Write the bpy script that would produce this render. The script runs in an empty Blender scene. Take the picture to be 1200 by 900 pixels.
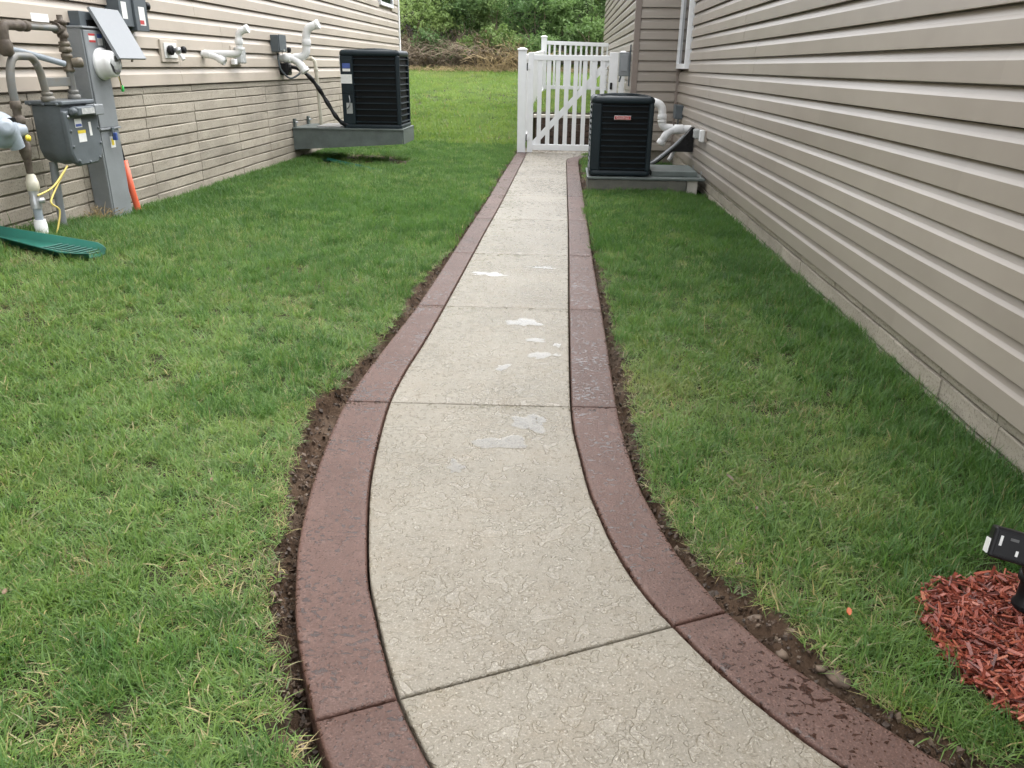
import bpy, bmesh, math, random
import numpy as np
from mathutils import Vector, Matrix
R = math.radians
random.seed(7); rng = np.random.default_rng(11)
sc = bpy.context.scene
C = sc.collection

# ---------------------------------------------------------------- camera
cam_d = bpy.data.cameras.new('camera'); cam = bpy.data.objects.new('camera', cam_d); C.objects.link(cam)
cam_d.sensor_width = 36; cam_d.sensor_fit = 'HORIZONTAL'; cam_d.lens = 918.4 / 1200 * 36
cam_d.clip_start = 0.02; cam_d.clip_end = 400
cam.matrix_world = (Matrix.Translation((0, 0, 1.15)) @ Matrix.Rotation(R(3.459), 4, 'Z')
                    @ Matrix.Rotation(R(90 - 22.097), 4, 'X') @ Matrix.Rotation(R(0.711), 4, 'Z'))
sc.camera = cam

# ---------------------------------------------------------------- sky, sun, exposure
SUN_EL, SUN_AZ = R(66), R(38)
w = bpy.data.worlds.new('World'); sc.world = w; w.use_nodes = True
nt = w.node_tree; nt.nodes.clear()
sky = nt.nodes.new('ShaderNodeTexSky'); sky.sky_type = 'NISHITA'; sky.sun_disc = False
sky.sun_elevation = SUN_EL; sky.sun_rotation = SUN_AZ; sky.dust_density = 2.4; sky.air_density = 1.0; sky.ozone_density = 1
hs = nt.nodes.new('ShaderNodeHueSaturation'); hs.inputs['Saturation'].default_value = 0.12
bg = nt.nodes.new('ShaderNodeBackground'); bg.inputs['Strength'].default_value = 0.15
wo = nt.nodes.new('ShaderNodeOutputWorld')
nt.links.new(sky.outputs[0], hs.inputs['Color']); nt.links.new(hs.outputs[0], bg.inputs[0]); nt.links.new(bg.outputs[0], wo.inputs[0])
sl = bpy.data.lights.new('sun', 'SUN'); sl.energy = 0.55; sl.angle = R(80); sl.color = (1, .97, .93)
so = bpy.data.objects.new('sun', sl); C.objects.link(so)
d = Vector((math.sin(SUN_AZ) * math.cos(SUN_EL), math.cos(SUN_AZ) * math.cos(SUN_EL), math.sin(SUN_EL)))
so.rotation_euler = (-d).to_track_quat('-Z', 'Y').to_euler(); so.location = (0, -5, 20)
vs = sc.view_settings; vs.view_transform = 'Standard'; vs.look = 'None'; vs.gamma = 1; vs.use_curve_mapping = False
vs.exposure = 2.2
sc.cycles.adaptive_threshold = 0.02; sc.cycles.max_bounces = 6; sc.cycles.diffuse_bounces = 3; sc.cycles.glossy_bounces = 3; sc.cycles.transmission_bounces = 3; sc.cycles.transparent_max_bounces = 6

# ---------------------------------------------------------------- materials
def mat(name):
    m = bpy.data.materials.new(name); m.use_nodes = True
    t = m.node_tree; b = t.nodes['Principled BSDF']
    return m, t, b
def N(t, typ, **kw):
    n = t.nodes.new(typ)
    for k, v in kw.items():
        if k in n.inputs: n.inputs[k].default_value = v
        else: setattr(n, k, v)
    return n
def ramp(t, src, stops):
    r = t.nodes.new('ShaderNodeValToRGB'); e = r.color_ramp.elements
    while len(e) < len(stops): e.new(0.5)
    for el, (p, c) in zip(e, stops):
        el.position = p; el.color = (c, c, c, 1) if isinstance(c, (int, float)) else (*c, 1)
    t.links.new(src, r.inputs[0]); return r.outputs[0]
def mix(t, fac, a, b, mode='MIX'):
    n = t.nodes.new('ShaderNodeMix'); n.data_type = 'RGBA'; n.blend_type = mode
    for s, v in ((n.inputs[0], fac), (n.inputs[6], a), (n.inputs[7], b)):
        if isinstance(v, bpy.types.NodeSocket): t.links.new(v, s)
        elif isinstance(v, (int, float)): s.default_value = v
        else: s.default_value = (*v, 1)
    return n.outputs[2]
def math_(t, op, a, b=None, clamp=False):
    n = t.nodes.new('ShaderNodeMath'); n.operation = op; n.use_clamp = clamp
    for s, v in zip(n.inputs, (a, b)):
        if v is None: continue
        if isinstance(v, bpy.types.NodeSocket): t.links.new(v, s)
        else: s.default_value = v
    return n.outputs[0]
def noise(t, vec, scale, detail=4, rough=.55, dist=0):
    n = N(t, 'ShaderNodeTexNoise', Scale=scale, Detail=detail, Roughness=rough, Distortion=dist)
    if vec is not None: t.links.new(vec, n.inputs['Vector'])
    return n.outputs[0]
def pos(t): return t.nodes.new('ShaderNodeNewGeometry').outputs['Position']
def scaled(t, vec, s):
    n = t.nodes.new('ShaderNodeMapping'); n.inputs['Scale'].default_value = s; t.links.new(vec, n.inputs[0]); return n.outputs[0]
def bump(t, b, h, strength=.3, dist=.002):
    n = N(t, 'ShaderNodeBump', Strength=strength, Distance=dist); t.links.new(h, n.inputs['Height']); t.links.new(n.outputs[0], b.inputs['Normal'])
def mul(c, k): return tuple(min(1, v * k) for v in c)
MATS = {}
def pm(name, col, rough=.55, var=.18, scale=9, bmp=0, bscale=150, metal=0, col2=None, fine=None, orand=0, streak=None):
    """plain procedural material: colour varied by two noises, optional bump"""
    m, t, b = mat(name); p = pos(t)
    n1 = noise(t, streak and scaled(t, p, streak) or p, scale, 6, .6)
    c = mix(t, ramp(t, n1, [(.3, 0.), (.7, 1.)]), mul(col, 1 - var), col2 or mul(col, 1 + var))
    n2 = noise(t, p, fine or scale * 14, 3, .6)
    c = mix(t, .5 * min(1, var * 3), c, mix(t, n2, (.25, .25, .25), (.75, .75, .75)), 'OVERLAY')
    if orand:
        oi = t.nodes.new('ShaderNodeObjectInfo')
        c = mix(t, 1.0, c, ramp(t, oi.outputs['Random'], [(0, 1 - orand), (1, 1.0)]), 'MULTIPLY')
    t.links.new(c, b.inputs['Base Color'])
    b.inputs['Metallic'].default_value = metal
    t.links.new(ramp(t, n1, [(.25, max(.03, rough - .1)), (.75, min(1, rough + .1))]), b.inputs['Roughness'])
    if bmp: bump(t, b, noise(t, p, bscale, 4, .6), bmp)
    MATS[name] = m; return m

white_pvc = pm('white_pvc', (.80, .80, .79), .35, .05, 6)
vinyl = pm('white_vinyl', (.82, .83, .84), .4, .05, 4)
cream_pvc = pm('cream_pvc', (.55, .52, .42), .4, .1, 5)
grey_metal = pm('grey_metal', (.215, .23, .24), .42, .12, 6, .06, 220)
lid_metal = pm('pale_grey_metal', (.25, .265, .28), .6, .06, 4)
meter_grey = pm('gas_meter_grey', (.115, .13, .14), .42, .16, 9, .12, 260)
reg_grey = pm('regulator_grey', (.30, .34, .38), .42, .1, 9, .08, 200)
pipe_grey = pm('painted_pipe', (.17, .185, .19), .45, .2, 14, .1, 160, col2=(.16, .145, .115))
rust = pm('rusty_iron', (.065, .042, .028), .7, .35, 22, .6, 120, col2=(.125, .105, .08))
brass = pm('dull_brass', (.125, .105, .075), .5, .25, 26, .2, 150)
dark_grey = pm('dark_grey_box', (.10, .115, .125), .45, .12, 8)
black_pl = pm('black_plastic', (.012, .012, .013), .4, .2, 10)
black_rub = pm('black_rubber', (.011, .011, .012), .3, .2, 14, .4, 60)
acm = pm('dark_green_steel', (.013, .021, .026), .45, .15, 5)
ac_in = pm('condenser_coil', (.004, .005, .006), .6, .1, 30)
platform_m = pm('platform_green_grey', (.105, .125, .118), .5, .22, 7, .1, 60)
pad_m = pm('weathered_pad', (.115, .125, .11), .7, .35, 7, .3, 60, col2=(.16, .15, .125))
orange_m = pm('orange_conduit', (.72, .13, .06), .45, .08, 6)
green_pl = pm('green_plastic', (.012, .10, .075), .35, .15, 6)
yellow_w = pm('yellow_wire', (.65, .52, .14), .5, .1, 10)
lime_w = pm('bright_green_cap', (.05, .6, .12), .5, .1, 10)
sticker_w = pm('sticker_white', (.72, .72, .70), .5, .08, 40)
sticker_r = pm('sticker_red', (.45, .05, .05), .5, .1, 40)
sticker_b = pm('sticker_blue', (.05, .09, .30), .5, .15, 60)
sticker_y = pm('sticker_yellow', (.70, .55, .05), .5, .1, 40)
ink = pm('ink_grey', (.10, .10, .10), .6, .2, 80)
badge_red = pm('badge_red', (.42, .055, .06), .4, .08, 30)
badge_sil = pm('badge_silver', (.62, .60, .58), .3, .05, 30)
clear_box = pm('cloudy_plastic', (.42, .43, .42), .25, .1, 30)
screw_m = pm('zinc', (.45, .46, .47), .35, .1, 40, metal=.6)
lsiding = pm('beige_siding', (.44, .385, .32), .42, .06, 1.3, .05, 300, orand=.05)
lsid_trim = pm('beige_trim', (.52, .46, .39), .45, .06, 5)
rtrim = pm('taupe_trim', (.215, .175, .15), .5, .1, 4)
foliage_brown = pm('dry_stem', (.20, .15, .105), .8, .35, 3, col2=(.34, .27, .19))
tan_stem = pm('straw_stem', (.42, .32, .17), .8, .3, 4)
bark = pm('bark', (.045, .037, .030), .85, .4, 6, .5, 20)
mulch_m = None
roof_m = pm('roof_shingle', (.07, .065, .06), .85, .3, 6, .5, 40)
soffit_m = pm('soffit_white', (.7, .7, .69), .5, .05, 3)
stone_m = pm('field_stone', (.10, .068, .045), .75, .35, 50, .8, 90, col2=(.19, .135, .095), orand=.3)
leaf_dry = pm('dry_leaf', (.12, .075, .04), .6, .3, 60, col2=(.2, .13, .07), orand=.5)
leaf_or = pm('orange_leaf', (.38, .085, .02), .6, .2, 60)
paper_tag = pm('paper_tag', (.8, .8, .8), .6, .04, 20)
block_m = pm('brown_block', (.085, .055, .042), .8, .35, 10, .5, 60, orand=.35)
cap_m = pm('pale_cap', (.50, .47, .42), .7, .15, 10, .3, 60)

for m_ in (acm, ac_in, black_pl, black_rub, meter_grey, dark_grey): m_.node_tree.nodes['Principled BSDF'].inputs['Specular IOR Level'].default_value = .22
def siding_right():
    m, t, b = mat('taupe_siding'); p = pos(t)
    oi = t.nodes.new('ShaderNodeObjectInfo')
    n1 = noise(t, p, 1.1, 5, .6)
    c = mix(t, ramp(t, n1, [(.35, 0.), (.65, 1.)]), (.296, .256, .216), (.342, .299, .254))
    n2 = noise(t, scaled(t, p, (1, .45, 1.2)), 3.5, 4, .55)
    c = mix(t, ramp(t, n2, [(.4, 0.), (.8, .22)]), c, (.385, .345, .295))
    n3 = noise(t, scaled(t, p, (1, .7, 1)), 2.2, 5, .6)
    c = mix(t, ramp(t, n3, [(.45, 0.), (.8, .15)]), c, (.235, .20, .168))
    c = mix(t, 1.0, c, ramp(t, oi.outputs['Random'], [(0, .93), (1, 1.03)]), 'MULTIPLY')
    t.links.new(c, b.inputs['Base Color'])
    b.inputs['Roughness'].default_value = .36
    bump(t, b, noise(t, scaled(t, p, (1, .15, 1)), 260, 3, .6), .05, .001)
    return m
rsiding = siding_right()

def brick_mat(name, a, bcol, dirt):
    m, t, b = mat(name); p = pos(t); oi = t.nodes.new('ShaderNodeObjectInfo')
    n1 = noise(t, p, 5, 8, .7)
    c = mix(t, ramp(t, n1, [(.3, 0.), (.7, 1.)]), a, bcol)
    sp = noise(t, p, 90, 4, .7)
    c = mix(t, ramp(t, sp, [(.53, 0.), (.66, .7)]), c, dirt)
    big = noise(t, scaled(t, p, (1, .6, 1.4)), 1.7, 8, .72)
    c = mix(t, ramp(t, big, [(.50, 0.), (.76, .7)]), c, mul(dirt, 1.15))
    c = mix(t, 1.0, c, ramp(t, oi.outputs['Random'], [(0, .88), (1, 1.06)]), 'MULTIPLY')
    t.links.new(c, b.inputs['Base Color']); b.inputs['Roughness'].default_value = .75
    h = math_(t, 'ADD', noise(t, p, 45, 6, .7), math_(t, 'MULTIPLY', sp, .6))
    bump(t, b, h, .55, .004)
    return m
brick_m = brick_mat('moulded_block', (.335, .295, .235), (.43, .385, .315), (.125, .112, .094))
mortar_m = pm('mortar_dark', (.21, .185, .148), .9, .3, 12, .4, 60)

def concrete():
    m, t, b = mat('wet_concrete'); p = pos(t); oi = t.nodes.new('ShaderNodeObjectInfo')
    n1 = noise(t, p, 2.1, 8, .62)
    c = mix(t, ramp(t, n1, [(.3, 0.), (.7, 1.)]), (.166, .147, .113), (.228, .205, .162))
    c = mix(t, ramp(t, noise(t, p, 7, 7, .7), [(.46, 0.), (.74, .6)]), c, (.185, .150, .104))
    grit = noise(t, p, 230, 3, .6)
    c = mix(t, ramp(t, grit, [(.34, .7), (.48, 0.)]), c, (.105, .088, .062))
    c = mix(t, ramp(t, noise(t, p, 170, 2, .5), [(.58, 0.), (.68, .5)]), c, (.44, .415, .35))
    c = mix(t, 1.0, c, ramp(t, oi.outputs['Random'], [(0, .95), (1, 1.03)]), 'MULTIPLY')
    # thin rain film: flat patches with a raised meniscus rim, more of them where the slab dips
    area = math_(t, 'MULTIPLY', math_(t, 'SUBTRACT', noise(t, p, 2.6, 3, .5), .5), .34)
    f1 = math_(t, 'ADD', noise(t, p, 24, 1.6, .45, .5), area)
    f2 = math_(t, 'ADD', noise(t, p, 62, 1.2, .4, .3), area)
    film = math_(t, 'MAXIMUM', ramp(t, f1, [(.57, 0.), (.60, 1.)]), ramp(t, f2, [(.61, 0.), (.64, 1.)]))
    rim = math_(t, 'MAXIMUM', ramp(t, f1, [(.535, 0.), (.56, 1.), (.57, 1.), (.60, 0.)]), ramp(t, f2, [(.565, 0.), (.59, 1.), (.60, 1.), (.63, 0.)]))
    c = mix(t, film, c, mix(t, 1.0, c, (.90, .89, .86), 'MULTIPLY'))
    c = mix(t, math_(t, 'MULTIPLY', rim, .08), c, (.13, .11, .08))  # dark outline put into the colour: wet fringe plus refraction at the meniscus
    t.links.new(c, b.inputs['Base Color'])
    dry = ramp(t, noise(t, p, 60, 3, .6), [(.3, .34), (.7, .52)])
    t.links.new(mix(t, film, dry, (.14, .14, .14)), b.inputs['Roughness'])
    rough_h = math_(t, 'ADD', math_(t, 'MULTIPLY', noise(t, p, 110, 5, .7), .9), math_(t, 'MULTIPLY', noise(t, p, 26, 4, .6, .5), 1.1))
    inv = math_(t, 'SUBTRACT', 1.0, film)
    h = math_(t, 'ADD', math_(t, 'MULTIPLY', rough_h, math_(t, 'ADD', math_(t, 'MULTIPLY', inv, .35), .65)), math_(t, 'MULTIPLY', rim, .10))
    bump(t, b, h, .85, .005)
    b.inputs['Specular IOR Level'].default_value = .5
    return m
conc_m = concrete()

def border():
    m, t, b = mat('red_brown_concrete'); p = pos(t); oi = t.nodes.new('ShaderNodeObjectInfo')
    n1 = noise(t, p, 4, 8, .68)
    c = mix(t, ramp(t, n1, [(.3, 0.), (.7, 1.)]), (.060, .029, .0205), (.092, .049, .037))
    c = mix(t, ramp(t, noise(t, p, 13, 6, .7), [(.52, 0.), (.75, .5)]), c, (.145, .088, .070))
    gr = noise(t, p, 260, 2, .5)
    c = mix(t, ramp(t, gr, [(.57, 0.), (.70, .55)]), c, (.19, .115, .092))
    c = mix(t, ramp(t, gr, [(.32, .6), (.44, 0.)]), c, (.04, .02, .015))
    c = mix(t, 1.0, c, ramp(t, oi.outputs['Random'], [(0, .9), (1, 1.06)]), 'MULTIPLY')
    area = math_(t, 'MULTIPLY', math_(t, 'SUBTRACT', noise(t, p, 5, 2, .5), .5), .45)
    dp = math_(t, 'ADD', noise(t, scaled(t, p, (.8, 1.1, 1)), 66, 2, .45, .5), area)
    drop = ramp(t, dp, [(.595, 0.), (.62, 1.)])
    v = N(t, 'ShaderNodeTexVoronoi', Scale=105.0); t.links.new(p, v.inputs['Vector'])
    dots = math_(t, 'MULTIPLY', ramp(t, v.outputs['Distance'], [(.22, 1.), (.32, 0.)]), ramp(t, noise(t, p, 45, 2), [(.42, 0.), (.47, 1.)]))
    wet = math_(t, 'MAXIMUM', drop, dots)
    c = mix(t, wet, c, mix(t, 1.0, c, (.50, .42, .36), 'MULTIPLY'))
    c = mix(t, ramp(t, dp, [(.64, 0.), (.66, 1.)]), c, mix(t, 1.0, c, (.62, .55, .48), 'MULTIPLY'))
    t.links.new(c, b.inputs['Base Color'])
    t.links.new(mix(t, wet, (.52, .52, .52), (.18, .18, .18)), b.inputs['Roughness'])
    h = math_(t, 'ADD', math_(t, 'MULTIPLY', math_(t, 'ADD', noise(t, p, 150, 4, .65), math_(t, 'MULTIPLY', noise(t, p, 28, 4, .6), .8)), math_(t, 'SUBTRACT', 1.0, math_(t, 'MULTIPLY', wet, .7))), math_(t, 'MULTIPLY', wet, .9))
    bump(t, b, h, .6, .004)
    b.inputs['Specular IOR Level'].default_value = .32
    return m
border_m = border()

def ground_mat():
    m, t, b = mat('lawn_soil'); p = pos(t)
    a = t.nodes.new('ShaderNodeAttribute'); a.attribute_name = 'soil'
    n1 = noise(t, p, 14, 8, .7)
    soil = mix(t, ramp(t, n1, [(.3, 0.), (.7, 1.)]), (.034, .020, .012), (.090, .056, .034))
    soil = mix(t, ramp(t, noise(t, p, 3.5, 5, .6), [(.52, 0.), (.70, .7)]), soil, (.15, .115, .085))
    lawn = mix(t, n1, (.016, .016, .007), (.050, .046, .020))
    t.links.new(mix(t, a.outputs['Fac'], lawn, soil), b.inputs['Base Color'])
    b.inputs['Roughness'].default_value = .85; b.inputs['Specular IOR Level'].default_value = .2
    bump(t, b, noise(t, p, 70, 6, .7), .9, .012)
    return m
ground_m = ground_mat()

def leafmat(name, lo, hi, scale=1.2, trans=.35, rnd=.3, rough=.45, yellow=None):
    m, t, b = mat(name); p = pos(t); oi = t.nodes.new('ShaderNodeObjectInfo')
    n1 = noise(t, p, scale, 5, .6)
    c = mix(t, ramp(t, n1, [(.33, 0.), (.67, 1.)]), lo, hi)
    if yellow:
        c = mix(t, ramp(t, noise(t, p, scale * .45, 6, .68), [(.52, 0.), (.66, .65)]), c, yellow)
    k_ = 1 - rnd
    c = mix(t, 1.0, c, ramp(t, oi.outputs['Random'], [(0, (k_ * .82, k_ * .95, k_)), (.35, (.80, .86, .86)), (.7, (.97, .97, .92)), (1, (1., .95, .72))]), 'MULTIPLY')
    t.links.new(c, b.inputs['Base Color']); b.inputs['Roughness'].default_value = rough
    tr = t.nodes.new('ShaderNodeBsdfTranslucent'); t.links.new(c, tr.inputs[0])
    ms = t.nodes.new('ShaderNodeMixShader'); ms.inputs[0].default_value = trans
    t.links.new(b.outputs[0], ms.inputs[1]); t.links.new(tr.outputs[0], ms.inputs[2])
    t.links.new(ms.outputs[0], t.nodes['Material Output'].inputs[0])
    return m
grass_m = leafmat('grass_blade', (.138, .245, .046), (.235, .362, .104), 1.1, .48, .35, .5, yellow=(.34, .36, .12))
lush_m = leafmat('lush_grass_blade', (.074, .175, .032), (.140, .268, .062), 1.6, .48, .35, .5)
straw_m = leafmat('straw_blade', (.30, .25, .115), (.44, .37, .20), 3, .25, .4, .6)
far_m = leafmat('far_grass_blade', (.165, .275, .045), (.25, .36, .085), .35, .48, .3, .55, yellow=(.42, .41, .16))
shrub_a = leafmat('shrub_leaf_light', (.17, .265, .085), (.33, .43, .17), 1.0, .42, .25, .65)
shrub_b = leafmat('shrub_leaf_mid', (.11, .20, .06), (.22, .33, .11), 1.0, .42, .25, .65)
tree_l = leafmat('tree_leaf_dark', (.025, .050, .018), (.060, .10, .035), .6, .3, .3, .7)
dry_l = leafmat('dry_leafage', (.12, .085, .045), (.22, .165, .085), 1.0, .2, .3, .7)

def mulch_mat():
    m, t, b = mat('red_mulch'); a = t.nodes.new('ShaderNodeAttribute'); a.attribute_name = 'tone'
    c = ramp(t, a.outputs['Fac'], [(0, (.05, .012, .008)), (.45, (.21, .042, .024)), (.8, (.33, .085, .048)), (1, (.46, .17, .10))])
    c = mix(t, .5, c, mix(t, noise(t, scaled(t, pos(t), (1, 1, 1)), 220, 4, .6), (.3, .3, .3), (.72, .72, .72)), 'OVERLAY')
    t.links.new(c, b.inputs['Base Color']); b.inputs['Roughness'].default_value = .42
    bump(t, b, noise(t, pos(t), 260, 4), .5, .002)
    return m
mulch_m = mulch_mat()
def soil_mat():
    m, t, b = mat('damp_soil'); a = t.nodes.new('ShaderNodeAttribute'); a.attribute_name = 'tone'
    c = ramp(t, a.outputs['Fac'], [(0, (.03, .02, .013)), (.5, (.07, .043, .027)), (.85, (.115, .078, .05)), (1, (.17, .13, .095))])
    t.links.new(c, b.inputs['Base Color']); b.inputs['Roughness'].default_value = .6
    bump(t, b, noise(t, pos(t), 180, 5), .7, .004)
    return m
soil_m = soil_mat()
def water_mat():
    m, t, b = mat('rain_water'); t.nodes.remove(b)
    g = t.nodes.new('ShaderNodeBsdfGlossy'); g.inputs['Roughness'].default_value = .02
    tr = t.nodes.new('ShaderNodeBsdfTransparent'); tr.inputs[0].default_value = (.97, .97, .96, 1)
    f = t.nodes.new('ShaderNodeFresnel'); f.inputs[0].default_value = 1.6
    at_ = t.nodes.new('ShaderNodeAttribute'); at_.attribute_name = 'depth'
    dn_ = ramp(t, math_(t, 'ADD', at_.outputs['Fac'], math_(t, 'MULTIPLY', math_(t, 'SUBTRACT', noise(t, pos(t), 60, 3, .6), .5), 1.1)), [(.2, 0.), (.65, 1.)])
    ms = t.nodes.new('ShaderNodeMixShader'); t.links.new(math_(t, 'MULTIPLY', f.outputs[0], dn_), ms.inputs[0])
    t.links.new(tr.outputs[0], ms.inputs[1]); t.links.new(g.outputs[0], ms.inputs[2])
    t.links.new(ms.outputs[0], t.nodes['Material Output'].inputs[0])
    return m
water_m = water_mat()
def glass_mat():
    m, t, b = mat('dark_window_glass'); b.inputs['Base Color'].default_value = (.012, .014, .016, 1)
    b.inputs['Roughness'].default_value = .06; return m
glass_m = glass_mat()

# ---------------------------------------------------------------- mesh helpers
class MB:
    def __init__(s): s.v = []; s.f = []; s.sm = []
    def add(s, vs, fs, smooth=False):
        o = len(s.v); s.v += [tuple(v) for v in vs]; s.f += [tuple(i + o for i in f) for f in fs]; s.sm += [smooth] * len(fs); return s
    def box(s, x0, x1, y0, y1, z0, z1):
        v = [(x, y, z) for x in (x0, x1) for y in (y0, y1) for z in (z0, z1)]
        return s.add(v, [(0, 1, 3, 2), (4, 6, 7, 5), (0, 4, 5, 1), (2, 3, 7, 6), (0, 2, 6, 4), (1, 5, 7, 3)])
    def prism(s, poly, axis, a0, a1, smooth=False):
        """extrude a 2-D polygon along an axis: 'y' takes (x, z), 'x' takes (y, z), 'z' takes (x, y)"""
        n = len(poly)
        def P(p, a): return {'y': (p[0], a, p[1]), 'x': (a, p[0], p[1]), 'z': (p[0], p[1], a)}[axis]
        v = [P(p, a0) for p in poly] + [P(p, a1) for p in poly]
        s.add(v, [tuple(range(n))[::-1], tuple(range(n, 2 * n))])
        return s.add(v, [(i, (i + 1) % n, n + (i + 1) % n, n + i) for i in range(n)], smooth)
    def rings(s, rings, caps=True, smooth=True):
        n = len(rings[0]); v = [p for r in rings for p in r]
        f = [(k * n + i, k * n + (i + 1) % n, (k + 1) * n + (i + 1) % n, (k + 1) * n + i) for k in range(len(rings) - 1) for i in range(n)]
        s.add(v, f, smooth)
        if caps: s.add(rings[0], [tuple(range(n))[::-1]]); s.add(rings[-1], [tuple(range(n))])
        return s
    def tube(s, pts, r, n=12, hollow=False, caps=True):
        pts = [Vector(p) for p in pts]; rs = r if isinstance(r, (list, tuple)) else [r] * len(pts)
        T = [(pts[min(i + 1, len(pts) - 1)] - pts[max(i - 1, 0)]).normalized() for i in range(len(pts))]
        u = T[0].orthogonal().normalized(); rr = []
        for i, (p, t_) in enumerate(zip(pts, T)):
            u = (u - t_ * u.dot(t_)).normalized(); v = t_.cross(u)
            rr.append([p + (u * math.cos(a) + v * math.sin(a)) * rs[i] for a in [2 * math.pi * k / n for k in range(n)]])
        if hollow:
            p, t_ = pts[-1], T[-1]; c = [(q - p) for q in rr[-1]]
            rr.append([p + q * .86 for q in c]); rr.append([p + q * .86 - t_ * rs[-1] * 2.2 for q in c])
        return s.rings(rr, caps)
    def cyl(s, a, b, r0, r1=None, n=20): return s.tube([a, b], [r0, r0 if r1 is None else r1], n)
    def lathe(s, a, axis, prof, n=24):
        """prof = [(distance along axis, radius)]"""
        a = Vector(a); ax = Vector(axis).normalized(); u = ax.orthogonal().normalized(); v = ax.cross(u)
        return s.rings([[a + ax * h + (u * math.cos(2 * math.pi * k / n) + v * math.sin(2 * math.pi * k / n)) * r for k in range(n)] for h, r in prof])
    def build(s, name, m, parent=None, bevel=0, seg=2):
        me = bpy.data.meshes.new(name); me.from_pydata(s.v, [], s.f); me.update()
        me.polygons.foreach_set('use_smooth', s.sm)
        if m: me.materials.append(m)
        o = bpy.data.objects.new(name, me); C.objects.link(o); o.parent = parent
        bm = bmesh.new(); bm.from_mesh(me); bmesh.ops.recalc_face_normals(bm, faces=bm.faces); bm.to_mesh(me); bm.free()
        if bevel:
            b = o.modifiers.new('bevel', 'BEVEL'); b.width = bevel; b.segments = seg; b.limit_method = 'ANGLE'; b.angle_limit = R(40)
            me.polygons.foreach_set('use_smooth', [True] * len(me.polygons))
            try: b.harden_normals = True
            except Exception: pass
        return o
def curve(pts, per=6):
    """Catmull-Rom through points"""
    P = [Vector(p) for p in pts]; out = []
    for i in range(len(P) - 1):
        a, b_, c, d_ = P[max(i - 1, 0)], P[i], P[i + 1], P[min(i + 2, len(P) - 1)]
        for k in range(per):
            t = k / per
            out.append(.5 * ((2 * b_) + (c - a) * t + (2 * a - 5 * b_ + 4 * c - d_) * t * t + (3 * b_ - a - 3 * c + d_) * t ** 3))
    return out + [P[-1]]
def elbowed(pts, rad, k=6):
    """polyline with rounded corners"""
    P = [Vector(p) for p in pts]; out = [P[0]]
    for a, b_, c in zip(P, P[1:], P[2:]):
        u, v = (a - b_), (c - b_); r_ = min(rad, u.length * .49, v.length * .49); p0 = b_ + u.normalized() * r_; p1 = b_ + v.normalized() * r_
        for i in range(k + 1):
            t = i / k; out.append(p0 * (1 - t) ** 2 + b_ * 2 * t * (1 - t) + p1 * t * t)
    return out + [P[-1]]
def tag(o, label, cat, group=None):
    o['label'] = label; o['category'] = cat
    if group: o['group'] = group
    return o
def thing(name, label, cat, loc=(0, 0, 0), group=None):
    o = bpy.data.objects.new(name, None); o.empty_display_size = .1; C.objects.link(o); o.location = loc
    return tag(o, label, cat, group)
def under(parent):
    """parts are written in world coordinates: undo the parent's offset"""
    for c in parent.children:
        c.matrix_parent_inverse = Matrix.Translation(-Vector(parent.location))
        for g in c.children: g.matrix_parent_inverse = Matrix.Identity(4)
def struct(o): o['kind'] = 'structure'; return o
def fbm(x, y, f=1.0, oct=4, seed=0):
    def vn(x, y, s):
        xi = np.floor(x).astype(np.int64); yi = np.floor(y).astype(np.int64); fx = x - xi; fy = y - yi
        fx = fx * fx * (3 - 2 * fx); fy = fy * fy * (3 - 2 * fy)
        def h(i, j):
            n = (i * 374761393 + j * 668265263 + s * 1442695041) & 0x7fffffff
            n = ((n ^ (n >> 13)) * 1274126177) & 0x7fffffff
            return ((n ^ (n >> 16)) & 0xffff) / 65535.0
        return (h(xi, yi) * (1 - fx) + h(xi + 1, yi) * fx) * (1 - fy) + (h(xi, yi + 1) * (1 - fx) + h(xi + 1, yi + 1) * fx) * fy
    x = np.asarray(x, float) * f; y = np.asarray(y, float) * f; r = 0; a = .5
    for k in range(oct): r = r + a * vn(x, y, seed + k); x = x * 2.03 + 17; y = y * 2.03 + 5; a *= .5
    return r
def sstep(t): t = np.clip(t, 0, 1); return t * t * (3 - 2 * t)

# ---------------------------------------------------------------- plan of the walkway (metres, walkway top at z = 0)
LO = [(-.676, 11.74), (-.684, 10.455), (-.695, 8.75), (-.695, 7.5), (-.705, 6.38), (-.713, 5.4), (-.718, 4.6), (-.73, 3.82), (-.752, 3.3), (-.766, 2.95), (-.772, 2.7), (-.768, 2.55), (-.753, 2.34), (-.72, 2.06), (-.69, 1.87), (-.652, 1.68), (-.616, 1.55), (-.572, 1.41), (-.526, 1.295), (-.436, 1.109), (-.375, 1.0), (-.25, .81), (-.08, .61), (.15, .42), (.47, .24)]
LI = [(-.529, 11.74), (-.539, 9.66), (-.546, 8.06), (-.553, 6.97), (-.566, 6.0), (-.575, 5.0), (-.585, 3.92), (-.595, 3.3), (-.609, 2.95), (-.608, 2.64), (-.587, 2.385), (-.547, 2.06), (-.5, 1.82), (-.437, 1.56), (-.39, 1.43), (-.352, 1.33), (-.287, 1.177), (-.212, 1.046), (-.10, .88), (.05, .71), (.26, .54), (.56, .37)]
RI = [(.75, 11.52), (.36, 11.44), (.16, 11.22), (.052, 10.9), (.036, 10.5), (.038, 9.75), (.047, 7.64), (.053, 6.09), (.054, 5.0), (.053, 3.9), (.056, 2.82), (.064, 2.47), (.084, 2.247), (.109, 2.02), (.13, 1.903), (.16, 1.757), (.197, 1.622), (.242, 1.507), (.284, 1.427), (.356, 1.3), (.421, 1.207), (.499, 1.11), (.54, 1.07), (.70, .94), (.92, .80), (1.2, .66)]
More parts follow.
